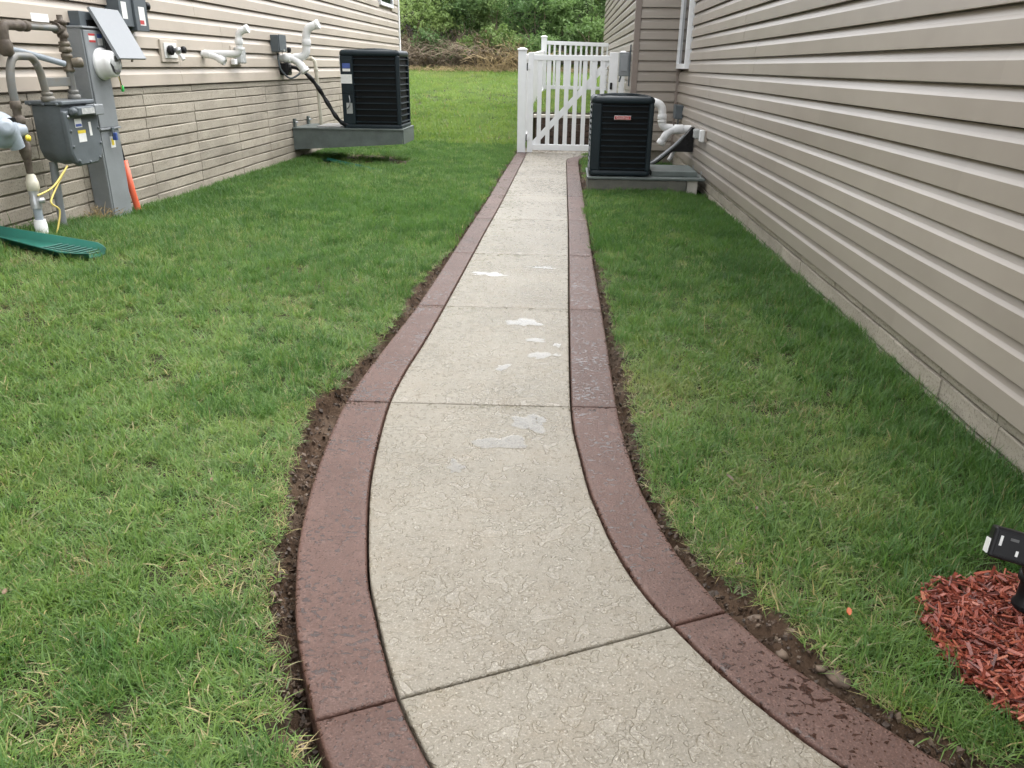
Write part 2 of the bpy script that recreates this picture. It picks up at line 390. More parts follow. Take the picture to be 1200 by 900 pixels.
RO = [(.75, 11.36), (.42, 11.30), (.28, 11.12), (.212, 10.86), (.193, 10.5), (.192, 9.07), (.202, 7.66), (.208, 6.0), (.211, 5.03), (.22, 4.12), (.225, 3.36), (.226, 2.87), (.23, 2.54), (.241, 2.33), (.260, 2.06), (.285, 1.92), (.309, 1.79), (.339, 1.68), (.372, 1.59), (.407, 1.5), (.448, 1.43), (.494, 1.352), (.539, 1.295), (.592, 1.236), (.647, 1.173), (.7, 1.118), (.73, 1.088), (.87, .98), (1.06, .86), (1.32, .73)]
LG = [(-.716, 11.74), (-.72, 10.9), (-.735, 8.7), (-.742, 7.0), (-.755, 6.13), (-.75, 5.12), (-.783, 4.7), (-.795, 3.98), (-.805, 3.53), (-.818, 3.2), (-.824, 2.98), (-.85, 2.72), (-.9, 2.57), (-.85, 2.32), (-.816, 2.168), (-.805, 2.02), (-.735, 1.84), (-.722, 1.75), (-.70, 1.61), (-.65, 1.46), (-.605, 1.32), (-.578, 1.275), (-.534, 1.197), (-.49, 1.09), (-.44, 1.0), (-.33, .81), (-.15, .6), (.05, .38), (.35, .2)]
RG = [(.24, 11.3), (.236, 10.0), (.236, 7.83), (.236, 6.56), (.25, 5.06), (.271, 4.32), (.288, 3.53), (.29, 3.0), (.291, 2.72), (.291, 2.53), (.297, 2.39), (.286, 2.26), (.292, 2.1), (.33, 1.95), (.335, 1.866), (.37, 1.80), (.395, 1.68), (.447, 1.632), (.484, 1.558), (.551, 1.465), (.588, 1.39), (.61, 1.31), (.648, 1.285), (.66, 1.243), (.697, 1.198), (.727, 1.169), (.765, 1.14), (.92, 1.02), (1.12, .88), (1.36, .76)]
def xof(c):
    a = np.array(sorted([(p[1], p[0]) for p in c])); return lambda y: np.interp(y, a[:, 0], a[:, 1])
xLO, xLI, xRI, xRO, xLG, xRG = [xof([q for q in c if q[1] < 11.2 or c in (LO, LI, LG)]) for c in (LO, LI, RI, RO, LG, RG)]
MULCH = [(.869, 1.567), (.885, 1.61), (.93, 1.635), (1.0, 1.653), (1.08, 1.665), (1.2, 1.66), (1.36, 1.62), (1.39, 1.4), (1.38, 1.0), (1.2, .98), (1.0, 1.08), (.901, 1.18), (.875, 1.225), (.85, 1.304), (.835, 1.365), (.828, 1.417), (.84, 1.489)]
def in_poly(px, py, poly):
    r = np.zeros(px.shape, bool); n = len(poly)
    for i in range(n):
        (x0, y0), (x1, y1) = poly[i], poly[(i + 1) % n]
        c = ((y0 > py) != (y1 > py)) & (px < (x1 - x0) * (py - y0) / (y1 - y0 + 1e-12) + x0); r ^= c
    return r
def lawn_z(x, y):
    x = np.asarray(x, float); y = np.asarray(y, float)
    A = np.interp(y, [2.5, 4.3, 5.5, 6.5, 9.6, 12.5, 15], [.22, .20, .10, .075, .055, .03, 0])
    z = A * sstep((-1.0 - x) / 2.1)
    B = np.interp(y, [11.5, 13, 15, 18, 21, 24, 27, 32, 45, 80], [0, .05, .19, .48, .74, .95, 1.4, 2.1, 3.6, 6])
    yard = sstep((x + .62) / .12) * sstep((y - 12.88) / .1) * sstep((20 - y) / 2.5)
    B = np.maximum(B, yard * (.47 + np.clip(y - 12.9, 0, 6) * .042))
    z = z + B + .012 * (fbm(x, y, 1.3, 3, 5) - .5) - .004
    z = z - .03 * sstep((x - .9) / .5) * sstep((y - 5) / 3) * (y < 11)
    return z

# ---------------------------------------------------------------- ground sheet
gx = np.unique(np.concatenate([np.array([-60, -40, -28, -20, -15, -11, -9, -7.5, -6, -5, -4.4, -4]), np.arange(-3.6, -1.1, .12), np.arange(-1.1, -.35, .018), np.arange(-.35, .15, .1), np.arange(.15, .85, .018), np.arange(.85, 1.6, .06), np.array([1.8, 2.2, 3, 4, 6, 9, 13, 18, 28, 42, 60])]))
gy = np.unique(np.concatenate([np.array([-30, -18, -10, -6, -4, -2.5, -1.5, -.8, -.3]), np.arange(0, .85, .06), np.arange(.85, 3.4, .02), np.arange(3.4, 6, .04), np.arange(6, 12.7, .09), np.arange(12.7, 13.2, .05), np.arange(13.2, 32, .5), np.array([33, 36, 40, 46, 55, 70, 90, 120])]))
GX, GY = np.meshgrid(gx, gy)
def ground_zs(X, Y):
    z = lawn_z(X, Y)
    wob = .022 * (fbm(X, Y, 14, 3, 3) - .5)
    lg, rg, lo, ro = xLG(Y) + wob, xRG(Y) + wob, xLO(Y), xRO(Y)
    near = (Y > .2) & (Y < 11.9)
    path = near & (X > lo - .004) & (X < ro + .004)
    trL = near & (X > lg) & (X <= lo - .004); trR = near & (X < rg) & (X >= ro + .004)
    wl = np.where(trL, np.minimum(X - lg, .03) / .03, 0) + np.where(trR, np.minimum(rg - X, .03) / .03, 0)
    depth = np.interp(Y, [1, 3, 6, 11], [.075, .065, .045, .035])
    depth = np.where(trR, depth * np.interp(Y, [1.0, 1.7, 2.2], [.32, .4, .9]), depth)
    z = z - wl * (depth - .075 * (fbm(X, Y, 30, 4, 9) - .40))
    z = np.where(path, -.10, z)
    z = np.where((Y > 11.3) & (Y < 12.95) & (X > -.62) & (X < 1.6), np.minimum(z, -.06), z)
    mu = in_poly(X, Y, MULCH)
    soil = np.where(near & (X > lg - .010) & (X < rg + .010), 1., np.clip(wl * 1.5, 0, 1)); soil = np.maximum(soil, mu * 1.0); soil = np.maximum(soil, path * 1.)
    ac = (X > -2.9) & (X < -1.9) & (Y > 9.2) & (Y < 10.6)
    soil = np.maximum(soil, ac * .75 * (fbm(X, Y, 3, 3, 2) > .42))
    return z, soil
GZ, GS = ground_zs(GX, GY)
nx, ny = len(gx), len(gy)
me = bpy.data.meshes.new('lawn')
idx = np.arange(nx * ny).reshape(ny, nx)
faces = np.stack([idx[:-1, :-1], idx[:-1, 1:], idx[1:, 1:], idx[1:, :-1]], -1).reshape(-1, 4)
me.from_pydata(np.stack([GX, GY, GZ], -1).reshape(-1, 3).tolist(), [], faces.tolist())
at = me.attributes.new('soil', 'FLOAT', 'POINT'); at.data.foreach_set('value', GS.ravel().astype(np.float32))
me.polygons.foreach_set('use_smooth', [True] * len(me.polygons)); me.materials.append(ground_m)
lawn = bpy.data.objects.new('lawn', me); C.objects.link(lawn); struct(lawn)

# ---------------------------------------------------------------- walkway: slabs and coloured border blocks
bed = MB()
bed.prism([(-.4, 1.3), (-.55, 2.4), (-.6, 5), (-.5, 11.5), (0, 11.5), (.02, 5), (.02, 2.4), (.1, 1.7)], 'z', -.1, -.085)
walk = struct(bed.build('walkway', mortar_m)); 
def dense(c, step=.025):
    p = np.array([tuple(v) for v in curve([(q[0], q[1], 0) for q in c], 10)])[:, :2]
    s = np.concatenate([[0], np.cumsum(np.hypot(*np.diff(p, axis=0).T))]); u = np.arange(0, s[-1], step)
    return np.stack([np.interp(u, s, p[:, 0]), np.interp(u, s, p[:, 1])], -1)
dLO, dLI, dRI, dRO = map(dense, (LO, LI, RI, RO))
JO = [(11.9, 0.0), (10.10, .0), (8.86, .01), (7.61, .01), (6.37, .01), (5.10, .005), (3.87, .01), (2.627, .03), (1.306, .461), (.56, .42), (.0, .2)]   # y at x = 0 and slope of each joint
def cut(c, a, b_, gap):
    """piece of a curve between joint a (far) and joint b (near)"""
    fa = a[0] + a[1] * c[:, 0] - c[:, 1]; fb = c[:, 1] - (b_[0] + b_[1] * c[:, 0])
    q = c[(fa > gap) & (fb > gap)]
    return q
def resample(q, n):
    s = np.concatenate([[0], np.cumsum(np.hypot(*np.diff(q, axis=0).T))]); u = np.linspace(0, s[-1], n)
    return np.stack([np.interp(u, s, q[:, 0]), np.interp(u, s, q[:, 1])], -1)
def exact(c, a, b_, gap):
    """cut with interpolated ends exactly on the joint lines"""
    pts = []
    g = lambda p, j: p[1] - (j[0] + j[1] * p[0])
    for p, q in zip(c[:-1], c[1:]):
        for j, sg in ((a, -1), (b_, 1)):
            u, v = g(p, j) - sg * gap, g(q, j) - sg * gap
            if (u > 0) != (v > 0): t = u / (u - v); pts.append(p + (q - p) * t)
        if g(q, a) < -gap and g(q, b_) > gap: pts.append(q)
        elif not pts and g(p, a) < -gap and g(p, b_) > gap: pts.append(p)
    return np.array(pts)
def slab(ca, cb, name, m, gapx, thick=.11, e=.005, top=0.0):
    n = max(6, int(np.hypot(*(ca[-1] - ca[0])) / .06)); A, B = resample(ca, n), resample(cb, n)
    D = B - A; L = np.hypot(D[:, 0], D[:, 1])[:, None]; U = D / L
    cols = [(gapx, -thick), (gapx, -e), (gapx + e * .35, -e * .35), (gapx + e, 0)]
    k0 = (gapx + e * 2.2) / float(L.min()); ks = np.linspace(k0, 1 - k0, 5)
    rows = []
    T = (A[1] - A[0]); T = T / np.hypot(*T); T2 = (A[-1] - A[-2]); T2 = T2 / np.hypot(*T2)
    def row(i, off, zc):
        a = A[i] + (T if i == 0 else T2) * off if off else A[i]; b_ = B[i] + (T if i == 0 else T2) * off if off else B[i]
        u = U[i]; l = float(L[i, 0]); r_ = []
        for g, z in cols: r_.append((*(a + u * g), top + min(z, zc)))
        for k in ks: r_.append((*(a + u * l * k), top + min(0, zc)))
        for g, z in cols[::-1]: r_.append((*(b_ - u * g), top + min(z, zc)))
        return r_
    rows.append(row(0, 0, -thick)); rows.append(row(0, 0, -e)); rows.append(row(0, e * .35, -e * .35)); rows.append(row(0, e, 0))
    for i in range(1, n - 1): rows.append(row(i, 0, 0))
    rows.append(row(n - 1, -e, 0)); rows.append(row(n - 1, -e * .35, -e * .35)); rows.append(row(n - 1, 0, -e)); rows.append(row(n - 1, 0, -thick))
    k = len(rows[0]); mb = MB()
    mb.add([p for r_ in rows for p in r_], [(i * k + j, i * k + j + 1, (i + 1) * k + j + 1, (i + 1) * k + j) for i in range(len(rows) - 1) for j in range(k - 1)], True)
    return mb.build(name, m, walk)
for a, b_ in zip(JO[:-1], JO[1:]):
    la, li, ri, ro = [exact(c, a, b_, .0025) for c in (dLO, dLI, dRI, dRO)]
    slab(li, ri, 'slab', conc_m, .0028)
    slab(la, li, 'border_block', border_m, .0028, e=.006, top=.0015)
    slab(ri, ro, 'border_block', border_m, .0028, e=.006, top=.0015)
for x0, x1 in ((-.60, .42), (.425, 1.6)):
    MB().box(x0, x1, 11.45, 12.9, -.1, -.008).build('slab', conc_m, walk, .004)

# rain puddles lying on the slabs
PUD = [((-.165, 3.62), .085, .065, 3), ((-.10, 3.36), .05, .03, 5), ((-.075, 3.16), .04, .06, 8), ((-.09, 2.47), .062, .075, 12), ((-.17, 2.31), .085, .06, 21), ((-.30, 2.13), .028, .04, 30), ((-.42, 4.55), .12, .05, 33), ((-.12, 4.75), .10, .03, 35), ((.0, 3.3), .018, .03, 40), ((.0, 3.17), .018, .02, 41), ((-.05, 2.5), .022, .035, 50), ((-.22, 3.0), .03, .04, 52)]
for (cx, cy), rx, ry, sd in PUD:
    r_ = random.Random(sd); ph = [r_.uniform(0, 6.28) for _ in range(6)]; am = [r_.uniform(.08, .3) for _ in range(6)]; pts = []
    for k in range(44):
        a = 2 * math.pi * k / 44; q = 1 + sum(am[i] / (1 + .35 * i) * math.sin((i + 2) * a + ph[i]) for i in range(6)); q = max(q, .25)
        pts.append((cx + rx * q * math.cos(a), cy + ry * q * math.sin(a), .0014))
    ins = [(cx + (q[0] - cx) * .72, cy + (q[1] - cy) * .72, .0016) for q in pts]
    mb = MB(); mb.add([(cx, cy, .0016)] + pts + ins, [(0, 45 + k, 45 + (k + 1) % 44) for k in range(44)] + [(45 + k, 1 + k, 1 + (k + 1) % 44, 45 + (k + 1) % 44) for k in range(44)], True)
    po = struct(mb.build('puddle', water_m)); pa = po.data.attributes.new('depth', 'FLOAT', 'POINT'); pa.data.foreach_set('value', [1.] + [0.] * 44 + [1.] * 44)

# ---------------------------------------------------------------- houses
XL, XR = -3.249, 1.40
def lap_profile(s, dd=.031):
    return [(-.018, .0005), (dd, .0005), (dd, .004), (dd * .86, .60 * s), (dd * .80, .625 * s), (dd * .56, .72 * s), (dd * .34, .85 * s), (dd * .16, .945 * s), (-.012, .95 * s), (-.012, .998 * s), (-.018, .998 * s)]
def siding(parent, m, plane, nrm, axis, a0, a1, z0, s, n, seed, skip=()):
    """each lap course is cut into vinyl lengths that butt with a 1 mm step"""
    r_ = random.Random(seed); prof = lap_profile(s); off = 0
    for i in range(n):
        if i % 2 == 0: off = r_.uniform(.4, 3.4)
        cuts = [a0]; q = a0 + off
        while q < a1 - .3: cuts.append(q); q += 3.66
        cuts.append(a1)
        for k, (p0, p1) in enumerate(zip(cuts[:-1], cuts[1:])):
            segs = [(p0, p1)]
            for (b0, b1, w0, w1) in skip:
                zz = z0 + i * s
                if zz + s > w0 + .01 and zz < w1 - .01:
                    ns = []
                    for u0, u1 in segs:
                        if u1 <= b0 or u0 >= b1: ns.append((u0, u1)); continue
                        if u0 < b0 - .01: ns.append((u0, b0))
                        if u1 > b1 + .01: ns.append((b1, u1))
                    segs = ns
            for u0, u1 in segs:
                j = .0009 * (k % 2)
                poly = [(plane - nrm * .031 + nrm * (d_ + (j if d_ > .002 else 0)), z0 + i * s + z) for d_, z in prof]
                mb = MB(); mb.prism(poly, 'y' if axis == 'y' else 'x', u0 + .0006, u1)
                o = mb.build('siding_panel', m, parent)
# left house
lh = thing('house', 'beige sided house with moulded block base behind the gas meter', 'house', (XL, 6, 0))
SLZ, SLS = .9736, .13486
MB().box(-9, XL - .050, -1.5, 16.36, .90, 2.86).build('wall', lsid_trim, lh)
siding(lh, lsiding, XL, 1, 'y', -1.5, 16.33, SLZ, SLS, 14, 3, skip=[(14.70, 15.80, 2.06, 2.75)])
fnd = MB().box(-9, XL - .036, -1.5, 16.34, -.5, .955).build('foundation', mortar_m, lh)
cols_y = [-1.5, -.7, .22, 1.15, 2.07, 3.0, 3.95, 4.88, 5.60 - .30, 6.27, 7.13, 8.08, 8.93, 10.0, 10.95, 11.9, 12.85, 13.8, 14.75, 15.6, 16.34]
def brick(parent, x_in, x_out, y0, y1, z0, z1, m, r_):
    c = .005; dx = r_.uniform(-.002, .002); s = 1 if x_out > x_in else -1
    xo = x_out + dx
    j = lambda: r_.uniform(-.004, .004)
    mb = MB()
    nseg = 3; ys = [y0 + (y1 - y0) * k / nseg for k in range(nseg + 1)]
    rings = []
    for k, yy in enumerate(ys):
        e = .003 if k in (0, nseg) else 0
        rings.append([(x_in, yy, z0), (xo - s * c, yy, z0 + j()), (xo - s * e + j() * .5, yy, z0 + c), (xo - s * e + j() * .5, yy, z1 - c), (xo - s * c, yy, z1 + j()), (x_in, yy, z1)])
    mb.rings(rings, True, False)
    return mb.build('brick', m, parent)
rb = random.Random(5); zt = .966; rows_ = []
while zt > -.12:
    zb = .911 if zt > .93 else zt - .0843
    rows_.append((zb, zt)); zt = zb
for zb, zt in rows_:
    ys = [cols_y[0]] + [y + rb.uniform(-.012, .012) for y in cols_y[1:-1]] + [cols_y[-1]]
    drop = set(rb.sample(range(1, len(ys) - 1), 2)); ys = [y for i, y in enumerate(ys) if i not in drop]
    for y0, y1 in zip(ys[:-1], ys[1:]):
        if y1 < 2.0: continue
        brick(fnd, XL - .06, XL - .020, y0 + .003, y1 - .004, zb + .0045, zt - .0045, brick_m, rb)
MB().box(XL - .03, XL + .012, 16.33, 16.42, .90, 2.86).build('corner_post', soffit_m, lh, .004)
wl_ = MB().box(XL - .02, XL + .03, 14.72, 15.78, 2.10, 2.155).box(XL - .02, XL + .03, 14.72, 14.775, 2.155, 2.74).box(XL - .02, XL + .03, 15.725, 15.78, 2.155, 2.74).box(XL - .02, XL + .03, 14.72, 15.78, 2.74, 2.80).build('window', vinyl, lh)
MB().box(XL - .015, XL + .008, 14.775, 15.725, 2.155, 2.74).build('pane', glass_m, wl_)
MB().prism([(XL + .22, 2.86), (XL + .22, 2.99), (-6.2, 4.6), (-9.3, 2.99), (-9.3, 2.86)], 'y', -1.7, 16.6).build('roof', roof_m, lh)
MB().box(XL + .221, XL + .30, -1.7, 16.6, 2.87, 2.98).build('gutter', soffit_m, lh, .01)
under(lh)
# right house
rh = thing('house', 'taupe sided house along the right of the walkway', 'house', (XR, 5, 0))
SRZ, SRS = .148, .12053
YC, XJ = 10.72, .822
MB().box(XR + .050, 7, -1.5, YC + .03, .08, 2.86).box(XJ + .050, 7, YC + .050, 20, .08, 2.86).build('wall', rtrim, rh)
siding(rh, rsiding, XR, -1, 'y', -1.5, YC - .02, SRZ, SRS, 22, 8, skip=[(9.86, 10.70, 1.16, 2.5)])
siding(rh, rsiding, YC, -1, 'x', XJ + .06, XR + .0, SRZ, SRS, 22, 9)
siding(rh, rsiding, XJ, -1, 'y', YC + .06, 20, SRZ + .36, SRS, 19, 10)
fr = MB().box(XR + .036, 7, -1.5, YC + .03, -.5, .14).box(XJ + .034, 7, YC + .036, 20, -.5, .5).build('foundation', mortar_m, rh)
for zb, zt in ((.10, .146), (.0155, .10), (-.069, .0155), (-.153, -.069)):
    y = 1.0 + rb.uniform(0, .3); 
    while y < YC - .05:
        L_ = .415 if rb.random() < .75 else .63
        y1 = min(y + L_, YC)
        brick(fr, XR + .06, XR + .020, y + .002, y1 - .003, zb + .004, zt - .004, brick_m, rb); y = y1
MB().box(XJ - .004, XJ + .07, YC - .006, YC + .07, .12, 2.86).build('corner_post', rtrim, rh, .004)
MB().box(XR - .022, XR + .03, YC - .05, YC + .01, .12, 2.86).build('corner_post', rtrim, rh, .004)
wr = MB().box(XR - .045, XR + .02, 9.875, 9.935, 1.195, 2.42).box(XR - .045, XR + .02, 10.60, 10.66, 1.195, 2.42).box(XR - .045, XR + .02, 9.875, 10.66, 1.14, 1.195).box(XR - .045, XR + .02, 9.875, 10.66, 2.42, 2.48).build('window', vinyl, rh)
MB().box(XR - .018, XR + .02, 9.935, 10.60, 1.195, 2.42).build('pane', glass_m, wr)
MB().prism([(XR - .22, 2.86), (XR - .22, 2.99), (4.5, 4.6), (7.6, 2.99), (7.6, 2.86)], 'y', -1.7, 20.3).build('roof', roof_m, rh)
MB().box(XR - .30, XR - .221, -1.7, 10.5, 2.87, 2.98).build('gutter', soffit_m, rh, .01)
under(rh)

# ---------------------------------------------------------------- condensers
def text(body, size, name, m, parent, mtx, extr=.0006):
    cu = bpy.data.curves.new(name, 'FONT'); cu.body = body; cu.size = size; cu.extrude = extr; cu.align_x = 'CENTER'; cu.align_y = 'CENTER'
    o = bpy.data.objects.new('tmp', cu); C.objects.link(o)
    dg = bpy.context.evaluated_depsgraph_get(); me = bpy.data.meshes.new_from_object(o.evaluated_get(dg))
    bpy.data.objects.remove(o); me.materials.clear(); me.materials.append(m); me.transform(mtx)
    q = bpy.data.objects.new(name, me); C.objects.link(q); q.parent = parent; return q
FRONT = Matrix.Rotation(R(90), 4, 'X')                       # text facing -Y
RIGHT = Matrix.Rotation(R(90), 4, 'Z') @ FRONT               # text facing +X
def condenser(label, x0, x1, y0, y1, z0, z1, nlou, panel, group):
    t = thing('condenser', label, 'air conditioner', ((x0 + x1) / 2, (y0 + y1) / 2, z0), group)
    rr = .045
    def rrect(i, k=5):
        p = []
        for cx, cy, a0 in ((x1 - rr, y1 - rr, 0), (x0 + rr, y1 - rr, 90), (x0 + rr, y0 + rr, 180), (x1 - rr, y0 + rr, 270)):
            for q in range(k + 1): a = R(a0 + 90 * q / k); p.append((cx + (rr + i) * math.cos(a), cy + (rr + i) * math.sin(a)))
        return p
    H_ = z1 - z0
    MB().rings([[(*p, z) for p in rrect(-.03)] for z in (z0 + .01, z1 - .03)]).build('coil', ac_in, t)
    MB().rings([[(*p, z) for p in rrect(i)] for i, z in ((.004, z0), (.006, z0 + .012), (.006, z0 + .035), (0, z0 + .04))]).build('base_pan', acm, t)
    tc = MB().rings([[(*p, z) for p in rrect(i)] for i, z in ((-.004, z1 - .062), (.005, z1 - .057), (.006, z1 - .03), (-.002, z1 - .012), (-.02, z1), (-.10, z1 + .006))]).build('top_cap', acm, t)
    g = MB(); cx, cy = (x0 + x1) / 2, (y0 + y1) / 2
    for k in range(9):
        r_ = .05 + k * .022; g.tube([(cx + r_ * math.cos(a), cy + r_ * math.sin(a), z1 + .022 - .0006 * k * k * .4) for a in [2 * math.pi * q / 28 for q in range(29)]], .0025, 5)
    for q in range(6): a = math.pi * q / 6; g.tube([(cx + .23 * math.cos(a), cy + .23 * math.sin(a), z1 + .005), (cx, cy, z1 + .024), (cx - .23 * math.cos(a), cy - .23 * math.sin(a), z1 + .005)], .003, 5)
    g.build('fan_guard', acm, tc)
    # corner posts and solid panel
    pz0, pz1 = z0 + .036, z1 - .057
    for (a, b_, c, d_) in ((x0, x0 + panel, y0, y0 + .05), (x1 - .05, x1 + .001, y0, y0 + .05), (x1 - .05, x1 + .001, y1 - .05, y1), (x0, x0 + .05, y1 - .05, y1)):
        MB().box(a, b_, c - .001, d_, pz0, pz1).build('corner_panel', acm, t, .018, 3)
    for k in range(nlou):
        z = pz0 + (pz1 - pz0) * (k + .5) / nlou; h = .006
        for nm in ('f', 'r', 'l', 'b'):
            if nm == 'f': pl = [(y0 - .004, z - h), (y0 - .004, z - h + .005), (y0 + .024, z + h), (y0 + .026, z + h - .004)]; o = MB().prism(pl, 'x', x0 + panel - .004, x1 - .048)
            elif nm == 'b': pl = [(y1 + .004, z - h), (y1 + .004, z - h + .005), (y1 - .024, z + h), (y1 - .026, z + h - .004)]; o = MB().prism(pl, 'x', x0 + .048, x1 - .048)
            elif nm == 'r': pl = [(x1 + .004, z - h), (x1 + .004, z - h + .005), (x1 - .024, z + h), (x1 - .026, z + h - .004)]; o = MB().prism(pl, 'y', y0 + .048, y1 - .048)
            else: pl = [(x0 - .004, z - h), (x0 - .004, z - h + .005), (x0 + .024, z + h), (x0 + .026, z + h - .004)]; o = MB().prism(pl, 'y', y0 + .048, y1 - .048)
            o.build('louver', acm, t)
    return t
acl = condenser('dark air conditioner mounted on the wall bracket of the left house', -2.652, -1.952, 9.735, 10.36, .437, 1.30, 11, .155, 'dark louvred condensers')
MB().box(-2.635, -2.515, 9.728, 9.7335, .83, 1.20).build('service_panel', acm, acl, .006)
MB().box(-2.62, -2.53, 9.725, 9.7277, 1.10, 1.155).build('label_sticker', sticker_b, acl)
MB().box(-2.62, -2.53, 9.7248, 9.7274, 1.068, 1.097).build('label_sticker', sticker_w, acl)
MB().box(-2.648, -2.515, 9.7248, 9.7276, .935, 1.035).build('label_sticker', sticker_w, acl)
MB().box(-2.60, -2.53, 9.728, 9.7336, .60, .72).build('data_plate', screw_m, acl)
MB().tube(curve([(-2.56, 9.72, .80), (-2.545, 9.69, .74), (-2.56, 9.69, .68), (-2.60, 9.72, .65)]), .006, 8).build('wire_whip', grey_metal, acl)
MB().box(-2.672, -2.655, 9.80, 9.84, 1.05, 1.25).build('side_bracket', white_pvc, acl)
under(acl)
acr = condenser('dark air conditioner with red badge beside the gate and right house', .257, .852, 8.04, 8.66, .158, .888, 12, .10, 'dark louvred condensers')
bd = MB().box(.472, .632, 8.024, 8.034, .678, .716).build('badge', badge_sil, acr, .003)
MB().box(.476, .628, 8.0215, 8.0245, .682, .712).build('badge_plate', badge_red, bd)
text('Goodman', .030, 'badge_lettering', badge_sil, bd, Matrix.Translation((.552, 8.0208, .697)) @ FRONT)
under(acr)
# wall bracket under the left unit
wb = thing('wall_bracket', 'green grey steel wall bracket carrying the left air conditioner', 'bracket', (XL, 10, .2))
MB().prism([(XL - .018, .178), (-1.94, .262), (-1.94, .415), (XL - .018, .415)], 'y', 9.70, 9.712).build('gusset', platform_m, wb)
MB().prism([(XL - .018, .178), (-1.94, .262), (-1.94, .415), (XL - .018, .415)], 'y', 10.385, 10.397).build('gusset', platform_m, wb)
MB().box(XL - .018, -1.925, 9.685, 10.412, .4155, .434).build('deck', platform_m, wb, .003)
MB().box(-1.938, -1.924, 9.713, 10.384, .26, .4145).build('end_lip', platform_m, wb)
for yy in (9.76, 10.3):
    MB().box(XL - .018, XL + .006, yy - .03, yy + .03, .436, .53).build('wall_tab', platform_m, wb)
    MB().lathe((XL + .006, yy, .49), (1, 0, 0), [(0, .012), (.01, .012), (.011, .008), (.03, .008)], 6).build('bolt', screw_m, wb)
MB().box(-3.0, -2.70, 9.78, 10.3, .435, .45).build('tray', screw_m, wb, .003)
under(wb)
# ground stand under the right unit
gs = thing('equipment_stand', 'weathered grey equipment stand under the badged air conditioner', 'stand', (.8, 8.35, 0))
MB().box(.247, 1.22, 8.0, 8.72, -.05, .118).build('pad', pad_m, gs, .012)
MB().box(.236, 1.395, 7.985, 8.74, .119, .142).build('deck', platform_m, gs, .006)
MB().box(.88, 1.33, 8.12, 8.70, .1425, .192).build('channel', platform_m, gs, .006)
MB().box(1.225, 1.33, 8.03, 8.15, -.05, .117).build('foot_block', cap_m, gs, .008)
for yy in (8.1, 8.62):
    MB().cyl((1.365, yy, .1425), (1.365, yy, .20), .007, n=8).build('bolt', screw_m, gs)
under(gs)

# ---------------------------------------------------------------- pipes and fittings on the left house
def pipe(name, label, cat, runs, m, couplings, loc, group=None):
    t = thing(name, label, cat, loc, group)
    for pts, r_, rad, hol in runs: MB().tube(elbowed(pts, rad), r_, 16, hol).build('pipe_run', m, t)
    for a, b_, r_ in couplings: MB().lathe(a, Vector(b_) - Vector(a), [(0, r_ * .97), (.002, r_), ((Vector(b_) - Vector(a)).length - .002, r_), ((Vector(b_) - Vector(a)).length, r_ * .97)], 18).build('coupling', m, t)
    under(t); return t
pipe('vent_pipe', 'smaller white forked vent pipe on the beige siding near the tap', 'vent pipe',
     [([(XL - .01, 7.4, 1.217), (-3.15, 7.4, 1.205), (-3.055, 7.4, 1.150)], .031, .05, True),
      ([(-3.19, 7.41, 1.219), (-2.925, 7.43, 1.219), (-2.918, 7.43, 1.40), (-2.83, 7.43, 1.428)], .030, .055, True)], white_pvc,
     [((-3.235, 7.4, 1.216), (-3.18, 7.4, 1.213), .036), ((-3.105, 7.4, 1.181), (-3.062, 7.4, 1.155), .036), ((-2.922, 7.43, 1.30), (-2.92, 7.43, 1.345), .036), ((-2.926, 7.43, 1.255), (-2.924, 7.43, 1.275), .035), ((-2.85, 7.43, 1.422), (-2.826, 7.43, 1.429), .036)], (XL, 7.4, 1.2), 'white forked vent pipes')
pipe('vent_pipe', 'larger white forked vent pipe beside the wall-mounted air conditioner', 'vent pipe',
     [([(XL - .01, 9.45, 1.203), (-3.07, 9.45, 1.196), (-2.972, 9.45, 1.055)], .045, .08, True),
      ([(-3.10, 9.46, 1.205), (-2.955, 9.47, 1.225), (-2.935, 9.47, 1.515), (-2.785, 9.47, 1.558)], .044, .09, True)], white_pvc,
     [((-3.215, 9.45, 1.202), (-3.13, 9.45, 1.199), .051), ((-2.998, 9.45, 1.092), (-2.973, 9.45, 1.057), .052), ((-2.947, 9.47, 1.335), (-2.942, 9.47, 1.40), .051), ((-2.82, 9.47, 1.548), (-2.79, 9.47, 1.557), .052)], (XL, 9.45, 1.2), 'white forked vent pipes')
pipe('condensate_pipe', 'thin cream drain pipe dropping from the siding to the wall bracket', 'drain pipe',
     [([(XL - .01, 10.2, 1.208), (-3.085, 10.2, 1.20), (-3.075, 10.2, 1.0), (-3.06, 10.2, .435)], .022, .05, False)], cream_pvc,
     [((-3.079, 10.2, 1.10), (-3.077, 10.2, 1.06), .026), ((-3.14, 10.2, 1.204), (-3.11, 10.2, 1.202), .026)], (XL, 10.2, 1.2))
ls = thing('refrigerant_line', 'black wrapped hose sloping from the siding to the wall-mounted air conditioner', 'hose', (XL, 9.6, 1.1))
MB().tube(curve([(XL, 9.56, 1.12), (-3.10, 9.60, 1.09), (-3.0, 9.64, 1.01), (-2.91, 9.68, .88), (-2.82, 9.70, .72), (-2.73, 9.70, .57), (-2.66, 9.725, .49), (-2.6, 9.76, .47)], 6), [.024 + .004 * math.sin(i * 1.1) for i in range(43)], 14).build('insulated_hose', black_rub, ls)
MB().box(XL - .01, XL + .10, 9.38, 9.52, 1.02, 1.15).build('wall_boot', black_rub, ls, .02)
MB().tube(curve([(XL + .01, 9.33, 1.25), (XL + .03, 9.30, 1.12), (XL + .05, 9.34, 1.05), (XL + .10, 9.42, .99), (XL + .16, 9.5, 1.02), (XL + .2, 9.56, 1.07)], 6), .011, 8).build('cable_loop', dark_grey, ls)
under(ls)
